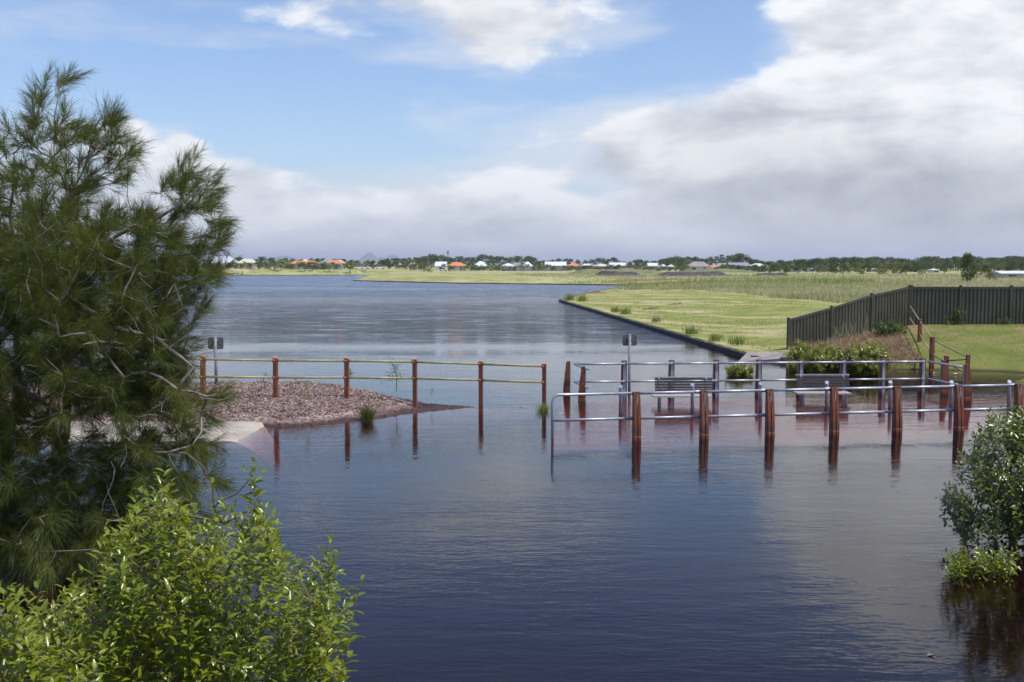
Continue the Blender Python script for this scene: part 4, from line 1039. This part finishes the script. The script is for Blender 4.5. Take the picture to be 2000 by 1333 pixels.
# ------------------------------------------------------------------ grass nobody could count
def meadow(name, label, n, dfun, mask, h, w0, mat, lean=.25, azr=(-.33, .56)):
    d = dfun(n); a = rng.uniform(*azr, n); X = d * a; Y = d
    k = mask(X, Y); X, Y, d = X[k], Y[k], d[k]; Z = ground_z(X, Y); ok = Z > .05; X, Y, Z, d = X[ok], Y[ok], Z[ok], d[ok]; n = len(X)
    P = np.stack([X, Y, Z - .03], 1); hv = h * (.45 + .75 * vnoise(X * .12, Y * .12, 21)) * rng.uniform(.6, 1.25, n)
    D_ = unit(np.stack([rng.normal(.08, lean, n), rng.normal(0, lean, n), np.ones(n)], 1))
    V, q, t3 = blades(P, D_, hv, w0 + d * .00035, D_ * np.array([1.2, 1.2, -.6]) * (hv * .3)[:, None])
    return tag(mesh_np(name, V, [q, t3], M[mat]), label, 'grass', kind='stuff')
line_ok = lambda X, Y: (Y > np.maximum(74, 300 - 9.6 * X) + 8 * (vnoise(X * .3, Y * .1, 31) - .5))
inv = lambda a, b: (lambda n: 1 / rng.uniform(1 / b, 1 / a, n))
meadow('meadow_grass', 'pale seeding long grass of the meadow beyond the mown strip', 110000, inv(74, 330), line_ok, .75, .006, 'grass_p')
meadow('meadow_grass', 'green undergrowth of the long meadow grass', 70000, inv(74, 330), lambda X, Y: line_ok(X, Y) & (vnoise(X * .07, Y * .03, 33) > .42), .6, .008, 'grass_g')
meadow('reed_patch', 'bright green reeds at the head of the little inlet', 16000, inv(135, 215), lambda X, Y: ((X - 36) / 20) ** 2 + ((Y - 166) / 32) ** 2 < 1, 1.25, .01, 'grass_g', .18)
meadow('lawn_fringe', 'uneven short grass along the wall and over the mown point', 26000, inv(40, 115), lambda X, Y: (~line_ok(X, Y)) & (X > 10.2 - (Y - 40) * .068 + .25) & ~((X > 11.2) & (Y < 46)), .12, .006, 'grass_l', .5, (0.0, .34))
meadow('bank_grass', 'short green grass of the bank lawn under the fence', 26000, inv(31, 46), lambda X, Y: (X > 14.6) & (Y < 45.9), .11, .004, 'grass_g', .5, (.36, .60))
meadow('dry_grass', 'dry reddish long grass matted over the bank below the fence corner', 9000, inv(36, 46), lambda X, Y: (X > 11.6) & (X < 14.6 + (Y - 36) * .27) & (Y < 42.3 + (X - 11.6) * .55) & (Y > 36.2), .42, .006, 'grass_r', .65, (.27, .40))
# litter and a leaf
M['white'] = pm('white plastic', (.75, .74, .72), (.85, .84, .82), 6, .4)
M['orange_pl'] = pm('orange plastic', (.70, .22, .06), (.8, .3, .1), 6, .4)
M['deadleaf'] = pm('brown dead leaf', (.10, .075, .05), (.16, .12, .08), 8, .5)
def crumple(name, label, cat, p, size, mat, flat_=.5):
    n1_, n2_ = 8, 5; V = []
    for i in range(n2_ + 1):
        for j in range(n1_):
            th, ph = math.pi * i / n2_, 2 * math.pi * j / n1_; r = 1 + random.uniform(-.25, .25)
            V.append((p[0] + size * r * math.sin(th) * math.cos(ph), p[1] + size * .6 * r * math.sin(th) * math.sin(ph), p[2] + size * flat_ * r * math.cos(th)))
    q = [[i * n1_ + j, i * n1_ + (j + 1) % n1_, (i + 1) * n1_ + (j + 1) % n1_, (i + 1) * n1_ + j] for i in range(n2_) for j in range(n1_)]
    return tag(mesh_np(name, V, [np.array(q)], mat), label, cat)
p = G(1866, 731, .02); crumple('litter', 'crumpled white litter washed up at the lawn edge', 'litter', (p.x, p.y, .03), .07, M['white'], .35)
p = G(1874, 729, .02); crumple('litter', 'orange scrap of litter touching the white one', 'litter', (p.x, p.y, .03), .045, M['orange_pl'], .45)
p = G(1824, 729, .02); crumple('litter', 'small pale scrap beside the dark handrail post', 'litter', (p.x, p.y, .03), .04, M['white'], .5)
p = G(1820, 1281, .003)
V, q, t3 = leaf_arrays(np.array([[p.x - .05, p.y, .006], [p.x, p.y - .01, .006]]), np.array([[1.0, .3, 0], [.2, -1, .0]]), np.array([[0, 0, 1.0], [0, 0, 1.0]]), np.array([.11, .06]), np.array([.04, .03]))
tag(mesh_np('floating_leaf', V, [q, t3], M['deadleaf']), 'brown dead leaves afloat on the open near water', 'leaf')
# ------------------------------------------------------------------ far things: trees, palms, houses
M['gumleaf'] = leafmat('grey-green gum foliage', (0.084, 0.110, 0.052), (0.170, 0.200, 0.090), (0.140, 0.160, 0.060), .15, .8, .0, .35)
M['darkleaf'] = leafmat('dark green foliage', (0.060, 0.096, 0.028), (0.136, 0.176, 0.052), (0.120, 0.160, 0.040), .15, .8, .0, .35)
M['olivleaf'] = leafmat('olive scrub foliage', (0.120, 0.136, 0.048), (0.230, 0.230, 0.090), (0.180, 0.180, 0.060), .15, .8, .0, .35)
M['farbark'] = pm('pale gum bark', (.16, .13, .11), (.28, .24, .21), 2, .9)
M['palmleaf'] = leafmat('palm frond', (0.090, 0.150, 0.036), (0.190, 0.250, 0.060), (0.200, 0.260, 0.060), .2, .5, .02, .5)
M['palmbark'] = pm('grey palm trunk', (.14, .12, .10), (.24, .21, .18), 3, .9)
def clump_tree(seed, h, w_, mat, lumps, nleaf, crown_lo=.3, leaf=.55, flatness=.55, open_=.0):
    """prototype: tapered trunk with limbs into each lump of a loose crown"""
    r_ = np.random.default_rng(seed); t = bpy.data.objects.new('proto', None)
    C = []
    for k in range(lumps):
        a = r_.uniform(0, 6.28); f = r_.uniform(crown_lo, .93); rad_ = w_ / 2 * math.sqrt(r_.random()) * (1.15 - .7 * max(0, f - .5) / .5) * .8
        C.append((rad_ * math.cos(a), rad_ * math.sin(a), h * f, w_ * r_.uniform(.15, .27)))
    C.append((0, 0, h * .86, w_ * .2))
    m = MB(); m.tube([Vector((0, 0, -.5)), Vector((.02 * h, 0, h * .35)), Vector((0, .02 * h, h * .75))], [h * .028, h * .02, h * .008], 6)
    for c in C[:8]:
        b = Vector((.015 * h, .005 * h, h * min(.6, c[2] / h * .6))); e = Vector(c[:3]); m.tube([b, (b + e) / 2 - Vector((0, 0, .05 * h)), e], [h * .011, h * .008, h * .004], 4)
    P = []; N = []
    for c in C:
        n = int(nleaf / len(C)); d = unit(r_.normal(0, 1, (n, 3))); rr = c[3] * (1 - open_ + .1 * r_.normal(0, 1, (n, 1))) * (.55 + .5 * r_.random((n, 1)) ** .5)
        P.append(np.array(c[:3]) + d * rr * np.array([1, 1, flatness])); N.append(d)
    P, N = np.concatenate(P), np.concatenate(N)
    Dv = unit(N + r_.normal(0, .8, N.shape)); V, q = diamond_arrays(P - Dv * leaf / 2, Dv, unit(N + r_.normal(0, .5, N.shape)), r_.uniform(.6, 1.3, len(P)) * leaf, r_.uniform(.5, .9, len(P)) * leaf)
    return m, V, q, mat
def proto_data(pt):
    m, V, q, mat = pt
    a = mesh_np('trunk', np.array(m.v), [np.array(m.q)], M['farbark'], smooth=True); b = mesh_np('crown', V, [q], mat)
    md = (a.data, b.data); bpy.data.objects.remove(a); bpy.data.objects.remove(b); return md
PROTO = {
    'gum': [proto_data(clump_tree(s_, 12, 9, M['gumleaf'], 15, 1100, .24, .75, .7, .1)) for s_ in (1, 2, 3)],
    'dark': [proto_data(clump_tree(s_, 8, 7.5, M['darkleaf'], 14, 1000, .12, .65, .8)) for s_ in (4, 5, 6)],
    'scrub': [proto_data(clump_tree(s_, 5, 6.5, M['olivleaf'], 12, 800, .10, .5, .8)) for s_ in (7, 8, 9)],
    'cone': [proto_data(clump_tree(s_, 8, 6.5, M['darkleaf'], 22, 2600, .10, .5, .9)) for s_ in (12,)],
    'tall': [proto_data(clump_tree(s_, 15, 8, M['gumleaf'], 11, 800, .42, .8, .55, .15)) for s_ in (10, 11)]}
PH = {'cone': 8.0, 'gum': 12.0, 'dark': 8.0, 'scrub': 5.0, 'tall': 15.0}
def put_tree(kind, px, ytop, d, label, group, name='tree', zb=None, wx=1.0):
    p = at(px, ytop, d); g_ = gz(p.x, d) if zb is None else zb
    h = max(1.5, p.z - g_); s_ = h / (PH[kind] * .97)
    ms = PROTO[kind][random.randrange(len(PROTO[kind]))]
    t = thing(name, label, 'tree', (p.x, d, g_), random.uniform(0, 6.28), group)
    t.scale = (s_ * wx, s_ * wx, s_)
    for n_, me in zip(('trunk', 'crown'), ms):
        o = bpy.data.objects.new(n_, me); col.objects.link(o); o.parent = t
    return t
# palms
def palm_proto(seed, h):
    r_ = np.random.default_rng(seed); m = MB(); m.tube([Vector((0, 0, -.4)), Vector((.06, .02, h * .4)), Vector((.1, 0, h * .72))], [.17, .12, .10], 7)
    V, Q = [], []
    m2 = MB()
    for k in range(16):
        a = k * 2.399 + r_.uniform(-.2, .2); e = r_.uniform(.1, 1.25); L = h * r_.uniform(.36, .46); p = Vector((.1, 0, h * .72)); d = Vector((math.cos(a) * math.cos(e), math.sin(a) * math.cos(e), math.sin(e))); prev = p; pts = [p]
        for j in range(6):
            d = (d + Vector((0, 0, -.20))).normalized(); pts.append(pts[-1] + d * (L / 6))
        for j in range(6):
            A, B = pts[j], pts[j + 1]; ax_ = (B - A).normalized(); sd_ = ax_.cross(Vector((0, 0, 1))).normalized(); w_ = L * .30 * math.sin(math.pi * (j + .8) / 7.2)
            for sg in (-1, 1):
                for u in (0.0, .5):
                    c = A.lerp(B, u); i = m2.pts([c, c + ax_ * (L / 8), c + ax_ * (L / 7) + sd_ * (sg * w_) - Vector((0, 0, w_ * .55))]); m2.t.append([i, i + 1, i + 2])
    a = mesh_np('trunk', np.array(m.v), [np.array(m.q)], M['palmbark'], smooth=True); b = mesh_np('fronds', np.array(m2.v), [np.array(m2.t)], M['palmleaf'])
    md = (a.data, b.data); bpy.data.objects.remove(a); bpy.data.objects.remove(b); return md
PALM = [palm_proto(s_, 5.0) for s_ in (1, 2, 3)]
def put_palm(px, ytop, d, label, group):
    p = at(px, ytop, d); g_ = gz(p.x, d); s_ = max(.35, (p.z - g_) / 5.0)
    t = thing('palm_tree', label, 'palm', (p.x, d, g_), random.uniform(0, 6.28), group); t.scale = (s_,) * 3
    for n_, me in zip(('trunk', 'fronds'), PALM[random.randrange(3)]):
        o = bpy.data.objects.new(n_, me); col.objects.link(o); o.parent = t
gp = 'palms along the far bank'
for px, yt in [(446, 511), (462, 512), (470, 513), (478, 510), (490, 513), (500, 510), (536, 509), (549, 506), (560, 507), (572, 514), (583, 513), (594, 512), (611, 510), (631, 511), (643, 514), (672, 514), (683, 510), (715, 512)]:
    put_palm(px, yt, 424 + random.uniform(-5, 12), 'feathery palm on the grassy bank across the lake', gp)
for px, yt in [(735, 516), (748, 515), (762, 517), (823, 514), (832, 515), (845, 517), (867, 514), (888, 518), (915, 514), (924, 515), (955, 513), (963, 514), (976, 516), (1016, 515), (1030, 514), (1045, 513), (1055, 515), (1068, 515), (1108, 517)]:
    put_palm(px, yt, 520 + random.uniform(-15, 15), 'bushy palm before the white and orange roofs', 'palms before the houses')
# small timber stakes and guards on the palm bank
for px in (473, 516, 559, 598, 645, 689):
    p = G(px, 537, .6); z = gz(p.x, 407); t = thing('marker_post', 'short dark marker post at the foot of the palm bank', 'post', (at(px, 537, 407).x, 407, z), group='marker posts below the palms')
    x = at(px, 537, 407).x; m = MB(); m.box((x, 407, z + .6), (.28, .28, 1.6), taper=.9); o = m.build('post', M['timber'], t); m = MB(); m.box((x, 407, z + 1.43), (.34, .34, .08)); m.build('cap', M['rust'], t)

# houses
M['w_white'] = pm('white render', (.68, .67, .64), (.78, .77, .74), .6, .8); M['w_cream'] = pm('cream render', (.50, .43, .34), (.60, .53, .43), .6, .8); M['w_grey'] = pm('grey render', (.25, .25, .26), (.33, .33, .34), .6, .8)
M['r_white'] = pm('white steel roof', (.56, .57, .58), (.66, .67, .68), .8, .5, stretch=(4, .4, 1)); M['r_orange'] = pm('orange tile roof', (.58, .16, .055), (.70, .23, .09), 1.5, .75, .4, 4); M['r_grey'] = pm('grey roof', (.19, .19, .20), (.28, .28, .29), 1, .7)
M['r_brown'] = pm('brown-grey tile roof', (.23, .19, .17), (.32, .27, .24), 1, .75, .4, 4); M['r_cream'] = pm('cream roof', (.52, .45, .37), (.62, .55, .46), 1, .7); M['w_blue'] = pm('blue-grey sheet wall', (.33, .40, .48), (.42, .49, .57), .8, .6)
M['glass'] = pm('dark window glass', (.03, .04, .05), (.05, .06, .08), .5, .12); M['frame'] = pm('window frame', (.55, .55, .55), (.65, .65, .65), 2, .5); M['door'] = pm('painted door', (.20, .12, .08), (.28, .18, .12), 2, .5)
def house(px0, px1, yr, d, roof, wall, label, style='hip', depth=None, eave=2.7, cat='house', rz=0.0):
    a, b = at(px0, yr, d), at(px1, yr, d); W = b.x - a.x; cx = (a.x + b.x) / 2; g_ = gz(cx, d); dp = depth or max(7, W * .6)
    top = a.z - g_; eave = min(eave, top * .66); t = thing('house' if cat == 'house' else 'shed', label, cat, (cx, d, g_), rz)
    w2, d2 = W / 2 - .5, dp / 2 - .5
    m = MB(); m.box((0, 0, eave / 2 - .3), (w2 * 2, d2 * 2, eave + .6)); wl = m.build('wall', M[wall], t, world=False)
    m = MB(); o2, q2 = W / 2, dp / 2; rl = 0.0 if style == 'pyr' else max(.2, o2 - q2 * .9) if style == 'hip' else o2
    if style == 'skillion':
        P = [(-o2, -q2, eave), (o2, -q2, eave), (o2, q2, top), (-o2, q2, top)]
        i = m.pts([(x, y, z + .12) for x, y, z in P]); j = m.pts(P); m.q += [[i, i + 1, i + 2, i + 3], [j + 3, j + 2, j + 1, j]] + [[i + (k + 1) % 4, i + k, j + k, j + (k + 1) % 4] for k in range(4)]
    else:
        i = m.pts([(-o2, -q2, eave), (o2, -q2, eave), (o2, q2, eave), (-o2, q2, eave), (-rl, 0, top), (rl, 0, top)])
        m.q += [[i, i + 1, i + 5, i + 4], [i + 2, i + 3, i + 4, i + 5], [i + 3, i + 2, i + 1, i]]; m.t += [[i + 1, i + 2, i + 5], [i + 3, i, i + 4]]
    rf = m.build('roof', M[roof], t, world=False)
    m = MB(); m.box((0, -q2 + .02, eave - .02), (W, .12, .16)); gt = m.build('gutter', M['frame'], t, world=False)
    n = max(1, int(W / 4.2))
    for k in range(n):
        x = -w2 + (k + .5) * 2 * w2 / n
        if k == n // 2 and n > 1:
            m = MB(); m.box((x, -d2 - .03, 1.05), (1.0, .06, 2.1)); dd = m.build('door', M['door'], t, world=False)
            m = MB(); m.box((x + .38, -d2 - .08, 1.0), (.1, .06, .1)); h_ = m.build('handle', M['frame'], t, world=False); h_.parent = dd
        else:
            m = MB(); m.box((x, -d2 - .03, eave * .55), (1.9, .06, min(1.3, eave * .5))); f_ = m.build('window', M['frame'], t, world=False)
            m = MB()
            m.box((x, -d2 - .05, eave * .55), (1.72, .05, min(1.3, eave * .5) - .16)); g2 = m.build('pane', M['glass'], t, world=False); g2.parent = f_
    return t
H = [(408, 466, 501, 455, 'r_white', 'w_white', 'long white-roofed house behind the palms at the she-oak side', 'hip'),
     (463, 504, 506, 470, 'r_cream', 'w_cream', 'cream low-roofed house next to the long white one', 'hip'),
     (562, 626, 509.5, 462, 'r_orange', 'w_cream', 'orange-tiled house directly behind the palm bank', 'hip'), (583, 610, 507, 500, 'r_white', 'w_white', 'white roof peeping over the orange-tiled house', 'hip'),
     (626, 648, 504.5, 495, 'r_grey', 'w_grey', 'grey-roofed house between two orange-tiled ones', 'pyr'), (636, 675, 508.5, 460, 'r_orange', 'w_white', 'second orange-tiled house beyond the grey roof', 'hip'), (652, 676, 508, 510, 'r_white', 'w_white', 'white roof behind the second orange-tiled house', 'hip'),
     (728, 745, 514, 560, 'r_white', 'w_white', 'small white house among trees behind the parked cars', 'hip'), (775, 798, 513.5, 600, 'r_white', 'w_cream', 'white-roofed cottage beside a beige-roofed one', 'hip'), (797, 818, 512.5, 590, 'r_cream', 'w_white', 'beige-roofed cottage beside the white-roofed one', 'hip'),
     (850, 873, 511.5, 590, 'r_white', 'w_white', 'white gabled house next to a broad orange roof', 'gable'), (874, 911, 512.5, 560, 'r_orange', 'w_cream', 'broad orange roof behind low palms, far from the bank', 'hip'), (925, 953, 510.5, 580, 'r_white', 'w_white', 'white house with high hip roof near the orange roof', 'hip'),
     (979, 1006, 514.5, 575, 'r_white', 'w_white', 'low white house between bushy palms', 'hip'), (995, 1022, 513, 640, 'r_grey', 'w_grey', 'dull grey roof behind the low white house', 'hip'), (1018, 1042, 511.5, 610, 'r_white', 'w_white', 'white roof above dark palms', 'hip'),
     (1064, 1106, 511.5, 600, 'r_white', 'w_white', 'longest flat white building of the far row', 'gable'), (1107, 1134, 514, 590, 'r_orange', 'w_cream', 'small orange roof beside the longest white building', 'hip'), (1130, 1164, 515.5, 600, 'r_white', 'w_white', 'low white roof right after the small orange one', 'hip'), (1160, 1190, 516, 610, 'r_cream', 'w_cream', 'beige roof beside the pale blue-white building', 'hip'),
     (1190, 1223, 513.5, 585, 'r_white', 'w_blue', 'boxy pale blue-white building behind the rough mound', 'skillion'), (1264, 1284, 514, 560, 'r_white', 'w_white', 'white gable behind the dark earth mound', 'gable'), (1288, 1302, 516.5, 570, 'r_white', 'w_white', 'little white cottage beside the white gable', 'hip'), (1303, 1318, 517, 590, 'r_cream', 'w_white', 'little cream cottage beside the little white one', 'hip'),
     (1341, 1386, 511.5, 480, 'r_brown', 'w_cream', 'large brown-tiled hip roof house beyond the earth mounds', 'hip'), (1386, 1405, 517, 490, 'r_orange', 'w_white', 'small orange roof beside the large brown-tiled house', 'pyr'),
     (1424, 1464, 513.5, 480, 'r_grey', 'w_grey', 'grey two-tone building joined to a white roof', 'skillion'), (1461, 1498, 515, 470, 'r_white', 'w_white', 'white roof beside the grey two-tone building', 'hip'),
     (1535, 1566, 521, 470, 'r_white', 'w_white', 'white roof half hidden in the scrub', 'hip'), (1577, 1592, 523, 470, 'r_white', 'w_white', 'tiny white roof deep in the scrub', 'hip'), (1619, 1634, 522.5, 460, 'r_grey', 'w_white', 'tiny grey roof in the woodland edge', 'hip'), (1695, 1712, 523, 450, 'r_white', 'w_cream', 'white and tan roof in the woodland edge', 'hip'), (1815, 1830, 525, 400, 'r_white', 'w_white', 'pale roof glimpsed between woodland bushes', 'hip')]
for (x0, x1, yr, d, rf, wl, lab, st_) in H: house(x0, x1, yr, d, rf, wl, lab, st_)
house(1943, 2030, 529.5, 225, 'r_white', 'w_blue', 'blue-grey sheet shed with white roof at the field edge', 'gable', 6, 1.5, 'shed')
# low boundary walls before the far houses
for x0, x1, y, d, lab in [(566, 668, 521, 440, 'long grey boundary wall behind the palms'), (980, 1110, 523, 545, 'pale grey boundary wall before the far white houses')]:
    a, b = at(x0, y, d), at(x1, y, d); cx = (a.x + b.x) / 2; g_ = gz(cx, d); n = int((b.x - a.x) / 2.4); t = thing('boundary_wall', lab, 'wall', (cx, d, g_))
    for k in range(n):
        m = MB(); x = a.x + (k + .5) * (b.x - a.x) / n; m.box((x, d, (a.z + g_) / 2), ((b.x - a.x) / n - .02, .12, a.z - g_ + .4)); m.build('panel', M['w_grey'], t)
# parked cars beyond the lake
M['carw'] = pm('white car paint', (.70, .71, .72), (.78, .79, .80), 1, .3); M['tyre'] = pm('tyre rubber', (.02, .02, .02), (.03, .03, .03), 3, .8)
for px, d, lab in [(702, 436, 'white parked car nearest the last palms on the bank'), (713, 440, 'white parked car beside another across the lake'), (742, 470, 'white parked van in the gap before the small white house'), (866, 540, 'white car below the broad orange roof')]:
    p = at(px, 520, d); g_ = gz(p.x, d); t = thing('parked_car', lab, 'car', (p.x, d, g_), random.uniform(-.2, .2))
    prof = [(-2.1, .3), (-2.1, .85), (-1.3, .95), (-.75, 1.5), (.9, 1.5), (1.6, .95), (2.1, .85), (2.1, .3)]
    m = MB(); m.prism([Vector((x, 0, z)) for x, z in prof], (0, -.85, 0), (0, .85, 0)); m.build('body', M['carw'], t, world=False)
    for s_ in (-1, 1):
        m = MB(); m.prism([Vector((x, 0, z)) for x, z in [(-1.15, .97), (-.7, 1.42), (.85, 1.42), (1.4, .97)]], (0, s_ * .86, 0), (0, s_ * .87, 0)); m.build('window', M['glass'], t, world=False)
        for x in (-1.35, 1.3):
            m = MB(); m.tube([Vector((x, s_ * .7, .32)), Vector((x, s_ * .88, .32))], .33, 12); m.build('wheel', M['tyre'], t, world=False)
# telecom mast
p = at(875, 490, 900); g_ = gz(p.x, 900); mt = thing('radio_mast', 'thin dark radio mast rising over the far trees', 'mast', (p.x, 900, g_))
m = MB(); m.tube([Vector((p.x, 900, g_)), Vector((p.x, 900, p.z))], [.5, .3], 6); m.build('pole', M['galvd'], mt)
m = MB(); m.tube([Vector((p.x, 900, p.z - 3.2)), Vector((p.x, 900, p.z - .2))], [.9, .9], 8); m.build('antenna_head', M['galvd'], mt)

# background trees
gg = 'gum trees behind the far houses'
def skyline(x0, x1, prof, d0, d1, step, kinds, label, group, name='tree', wx=(1.0, 1.5)):
    x = x0
    while x < x1:
        yt = np.interp(x, [p[0] for p in prof], [p[1] for p in prof]) + random.uniform(-2.0, 3.0)
        put_tree(random.choice(kinds), x, yt, random.uniform(d0, d1), label, group, name, wx=random.uniform(*wx)); x += step * random.uniform(.6, 1.4)
skyline(400, 760, [(400, 508), (520, 505), (545, 503), (560, 506), (620, 507), (660, 505), (700, 508), (760, 509)], 560, 700, 15, ['gum', 'dark', 'dark'], 'dark rounded tree behind the houses of the palm bank', 'trees behind the palm bank houses', 'background_tree')
skyline(680, 830, [(680, 511), (740, 510), (830, 512)], 470, 520, 13, ['dark', 'scrub'], 'bushy green tree in the gap between palm bank and far houses', 'trees between palm bank and far houses', 'bushy_tree')
skyline(745, 1060, [(745, 507), (765, 502), (780, 505), (800, 506), (830, 500), (850, 499), (870, 503), (900, 502), (950, 499), (985, 504), (1010, 503), (1025, 502), (1050, 507), (1060, 510)], 760, 900, 10, ['gum', 'gum', 'dark'], 'grey-green gum tree behind the row of white and orange roofs', gg, 'gum_tree')
skyline(1070, 1240, [(1070, 509), (1085, 507), (1106, 505), (1120, 506), (1150, 508), (1165, 505), (1195, 504), (1215, 509), (1240, 511)], 740, 860, 13, ['gum', 'tall', 'gum'], 'gum tree with open crown behind the long white building', 'gum trees behind the long white building', 'gum_tree')
skyline(1230, 1330, [(1230, 511), (1245, 510), (1262, 511), (1300, 504), (1330, 503)], 640, 760, 12, ['gum', 'dark'], 'gum tree between the pale blue building and the brown-tiled house', 'gum trees beyond the earth mounds', 'gum_tree')
skyline(1300, 1480, [(1300, 505), (1345, 502), (1375, 504), (1400, 497), (1425, 496), (1445, 495), (1465, 505), (1480, 509)], 560, 680, 10, ['gum', 'tall', 'gum'], 'tall gum tree behind the brown-tiled house and grey building', 'tall gums behind the grey building', 'tall_gum_tree')
skyline(1470, 2060, [(1470, 512), (1530, 510), (1565, 509), (1600, 507), (1640, 505), (1690, 503), (1735, 504), (1780, 508), (1830, 503), (1900, 503), (1960, 505), (2000, 501), (2060, 503)], 480, 640, 8.5, ['gum', 'dark', 'gum'], 'woodland tree in the dense dark wood beyond the meadow', 'trees of the wood beyond the meadow', 'woodland_tree', (1.1, 1.7))
skyline(1480, 2060, [(1480, 519), (1600, 516), (1750, 515), (1900, 514), (2060, 513)], 360, 450, 13, ['dark', 'scrub', 'gum'], 'rounded olive tree on the meadow edge of the wood', 'trees along the meadow edge of the wood', 'edge_tree', (1.0, 1.5))
skyline(1405, 1560, [(1405, 520), (1480, 520), (1560, 521)], 430, 460, 9, ['scrub', 'dark'], 'dark low bush before the grey building', 'bushes before the grey building', 'low_bush')
for px, yt, d, k, lab, wx in [(1892, 500, 165, 'cone', 'dense dark tree standing alone in the meadow behind the fence', .72), (1770, 518, 290, 'dark', 'pair of rounded dark bushes in the meadow, the smaller', 1.1), (1795, 519, 285, 'dark', 'pair of rounded dark bushes in the meadow, the larger', 1.3), (1725, 521, 300, 'scrub', 'round olive bush in the meadow beside the dark pair', 1.2), (1680, 524, 300, 'scrub', 'low grey-green bush near the round olive bush', 1.3), (1935, 537, 190, 'scrub', 'small bright bush by the blue-grey shed', 1.2), (1970, 520, 260, 'dark', 'dark tree right behind the blue-grey shed', 1.2), (1925, 519, 280, 'dark', 'dark bush between lone tree and shed', 1.2), (1338, 517, 470, 'scrub', 'round pale bush beside the brown-tiled house', 1.2)]:
    put_tree(k, px, yt, d, lab, None, 'field_tree', wx=wx)
skyline(880, 1340, [(880, 520), (980, 520), (1080, 519), (1180, 520), (1340, 520)], 525, 570, 8, ['dark', 'scrub', 'scrub'], 'low green garden bush before the white and orange roofs', 'garden bushes before the far houses', 'garden_bush')
skyline(400, 700, [(400, 514), (500, 514), (560, 514), (700, 516)], 434, 446, 13, ['dark', 'scrub'], 'low green bush behind the palms of the bank', 'bushes behind the palms', 'garden_bush')
# heaps of dark earth on the rough land
M['earth'] = pm('dark excavated earth', (.045, .036, .032), (.095, .078, .066), .6, .95, 1.0, 3, dist=.3)
M['rough'] = pm('rough grassed spoil', (.14, .15, .055), (.22, .20, .09), .3, .95, 1.0, 4, dist=.3)
def mound(px0, px1, yt, yb, mat, label, dep=14, zoff=1.1):
    d = (CAM_Z - zoff) * F / max(4, (yb - HOR)); a, b = at(px0, yb, d), at(px1, yb, d); h = at(px0, yt, d + dep * .4).z - zoff + .1; nx, ny = 70, 14
    V = []
    for j in range(ny + 1):
        for i in range(nx + 1):
            u, v = i / nx, j / ny; env = min(1, 6 * min(u, 1 - u)) * math.sin(math.pi * min(1, v * 1.02)) ** .6
            x = a.x + (b.x - a.x) * u; y = d + dep * v
            z = h * env * (.65 + .5 * float(vnoise(np.array([x * .16]), np.array([y * .16]), 41)[0])) + .35 * env * (float(vnoise(np.array([x * .7]), np.array([y * .7]), 42)[0]) - .5)
            V.append((x, y, zoff - .25 + z))
    I = np.arange((nx + 1) * (ny + 1)).reshape(ny + 1, nx + 1); q = np.stack([I[:-1, :-1].ravel(), I[:-1, 1:].ravel(), I[1:, 1:].ravel(), I[1:, :-1].ravel()], 1)
    return tag(mesh_np('earth_mound', V, [q], M[mat], smooth=True), kind='structure')
mound(1105, 1330, 524.5, 536, 'rough', '', 30); mound(1160, 1262, 528.5, 539.5, 'earth', '', 12); mound(1285, 1440, 529, 540, 'earth', '', 14); mound(1330, 1500, 525.5, 533, 'rough', '', 30); mound(1480, 1550, 532, 539, 'earth', '', 10)
# ------------------------------------------------------------------ air
hz = MB(); hz.box((0, 0, 130 - 3), (50000, 50000, 2 * 132 - 4)); hzo = hz.build('haze', None)
m, t = newmat('hazy air'); pv = t.node('ShaderNodeVolumePrincipled'); pv.inputs['Color'].default_value = (.93, .96, 1, 1); pv.inputs['Density'].default_value = .00009; pv.inputs['Anisotropy'].default_value = .3
out(t, None, pv.outputs[0]); hzo.data.materials.append(m); tag(hzo, 'pale haze of humid air over the lake and far hills', 'haze', kind='stuff')
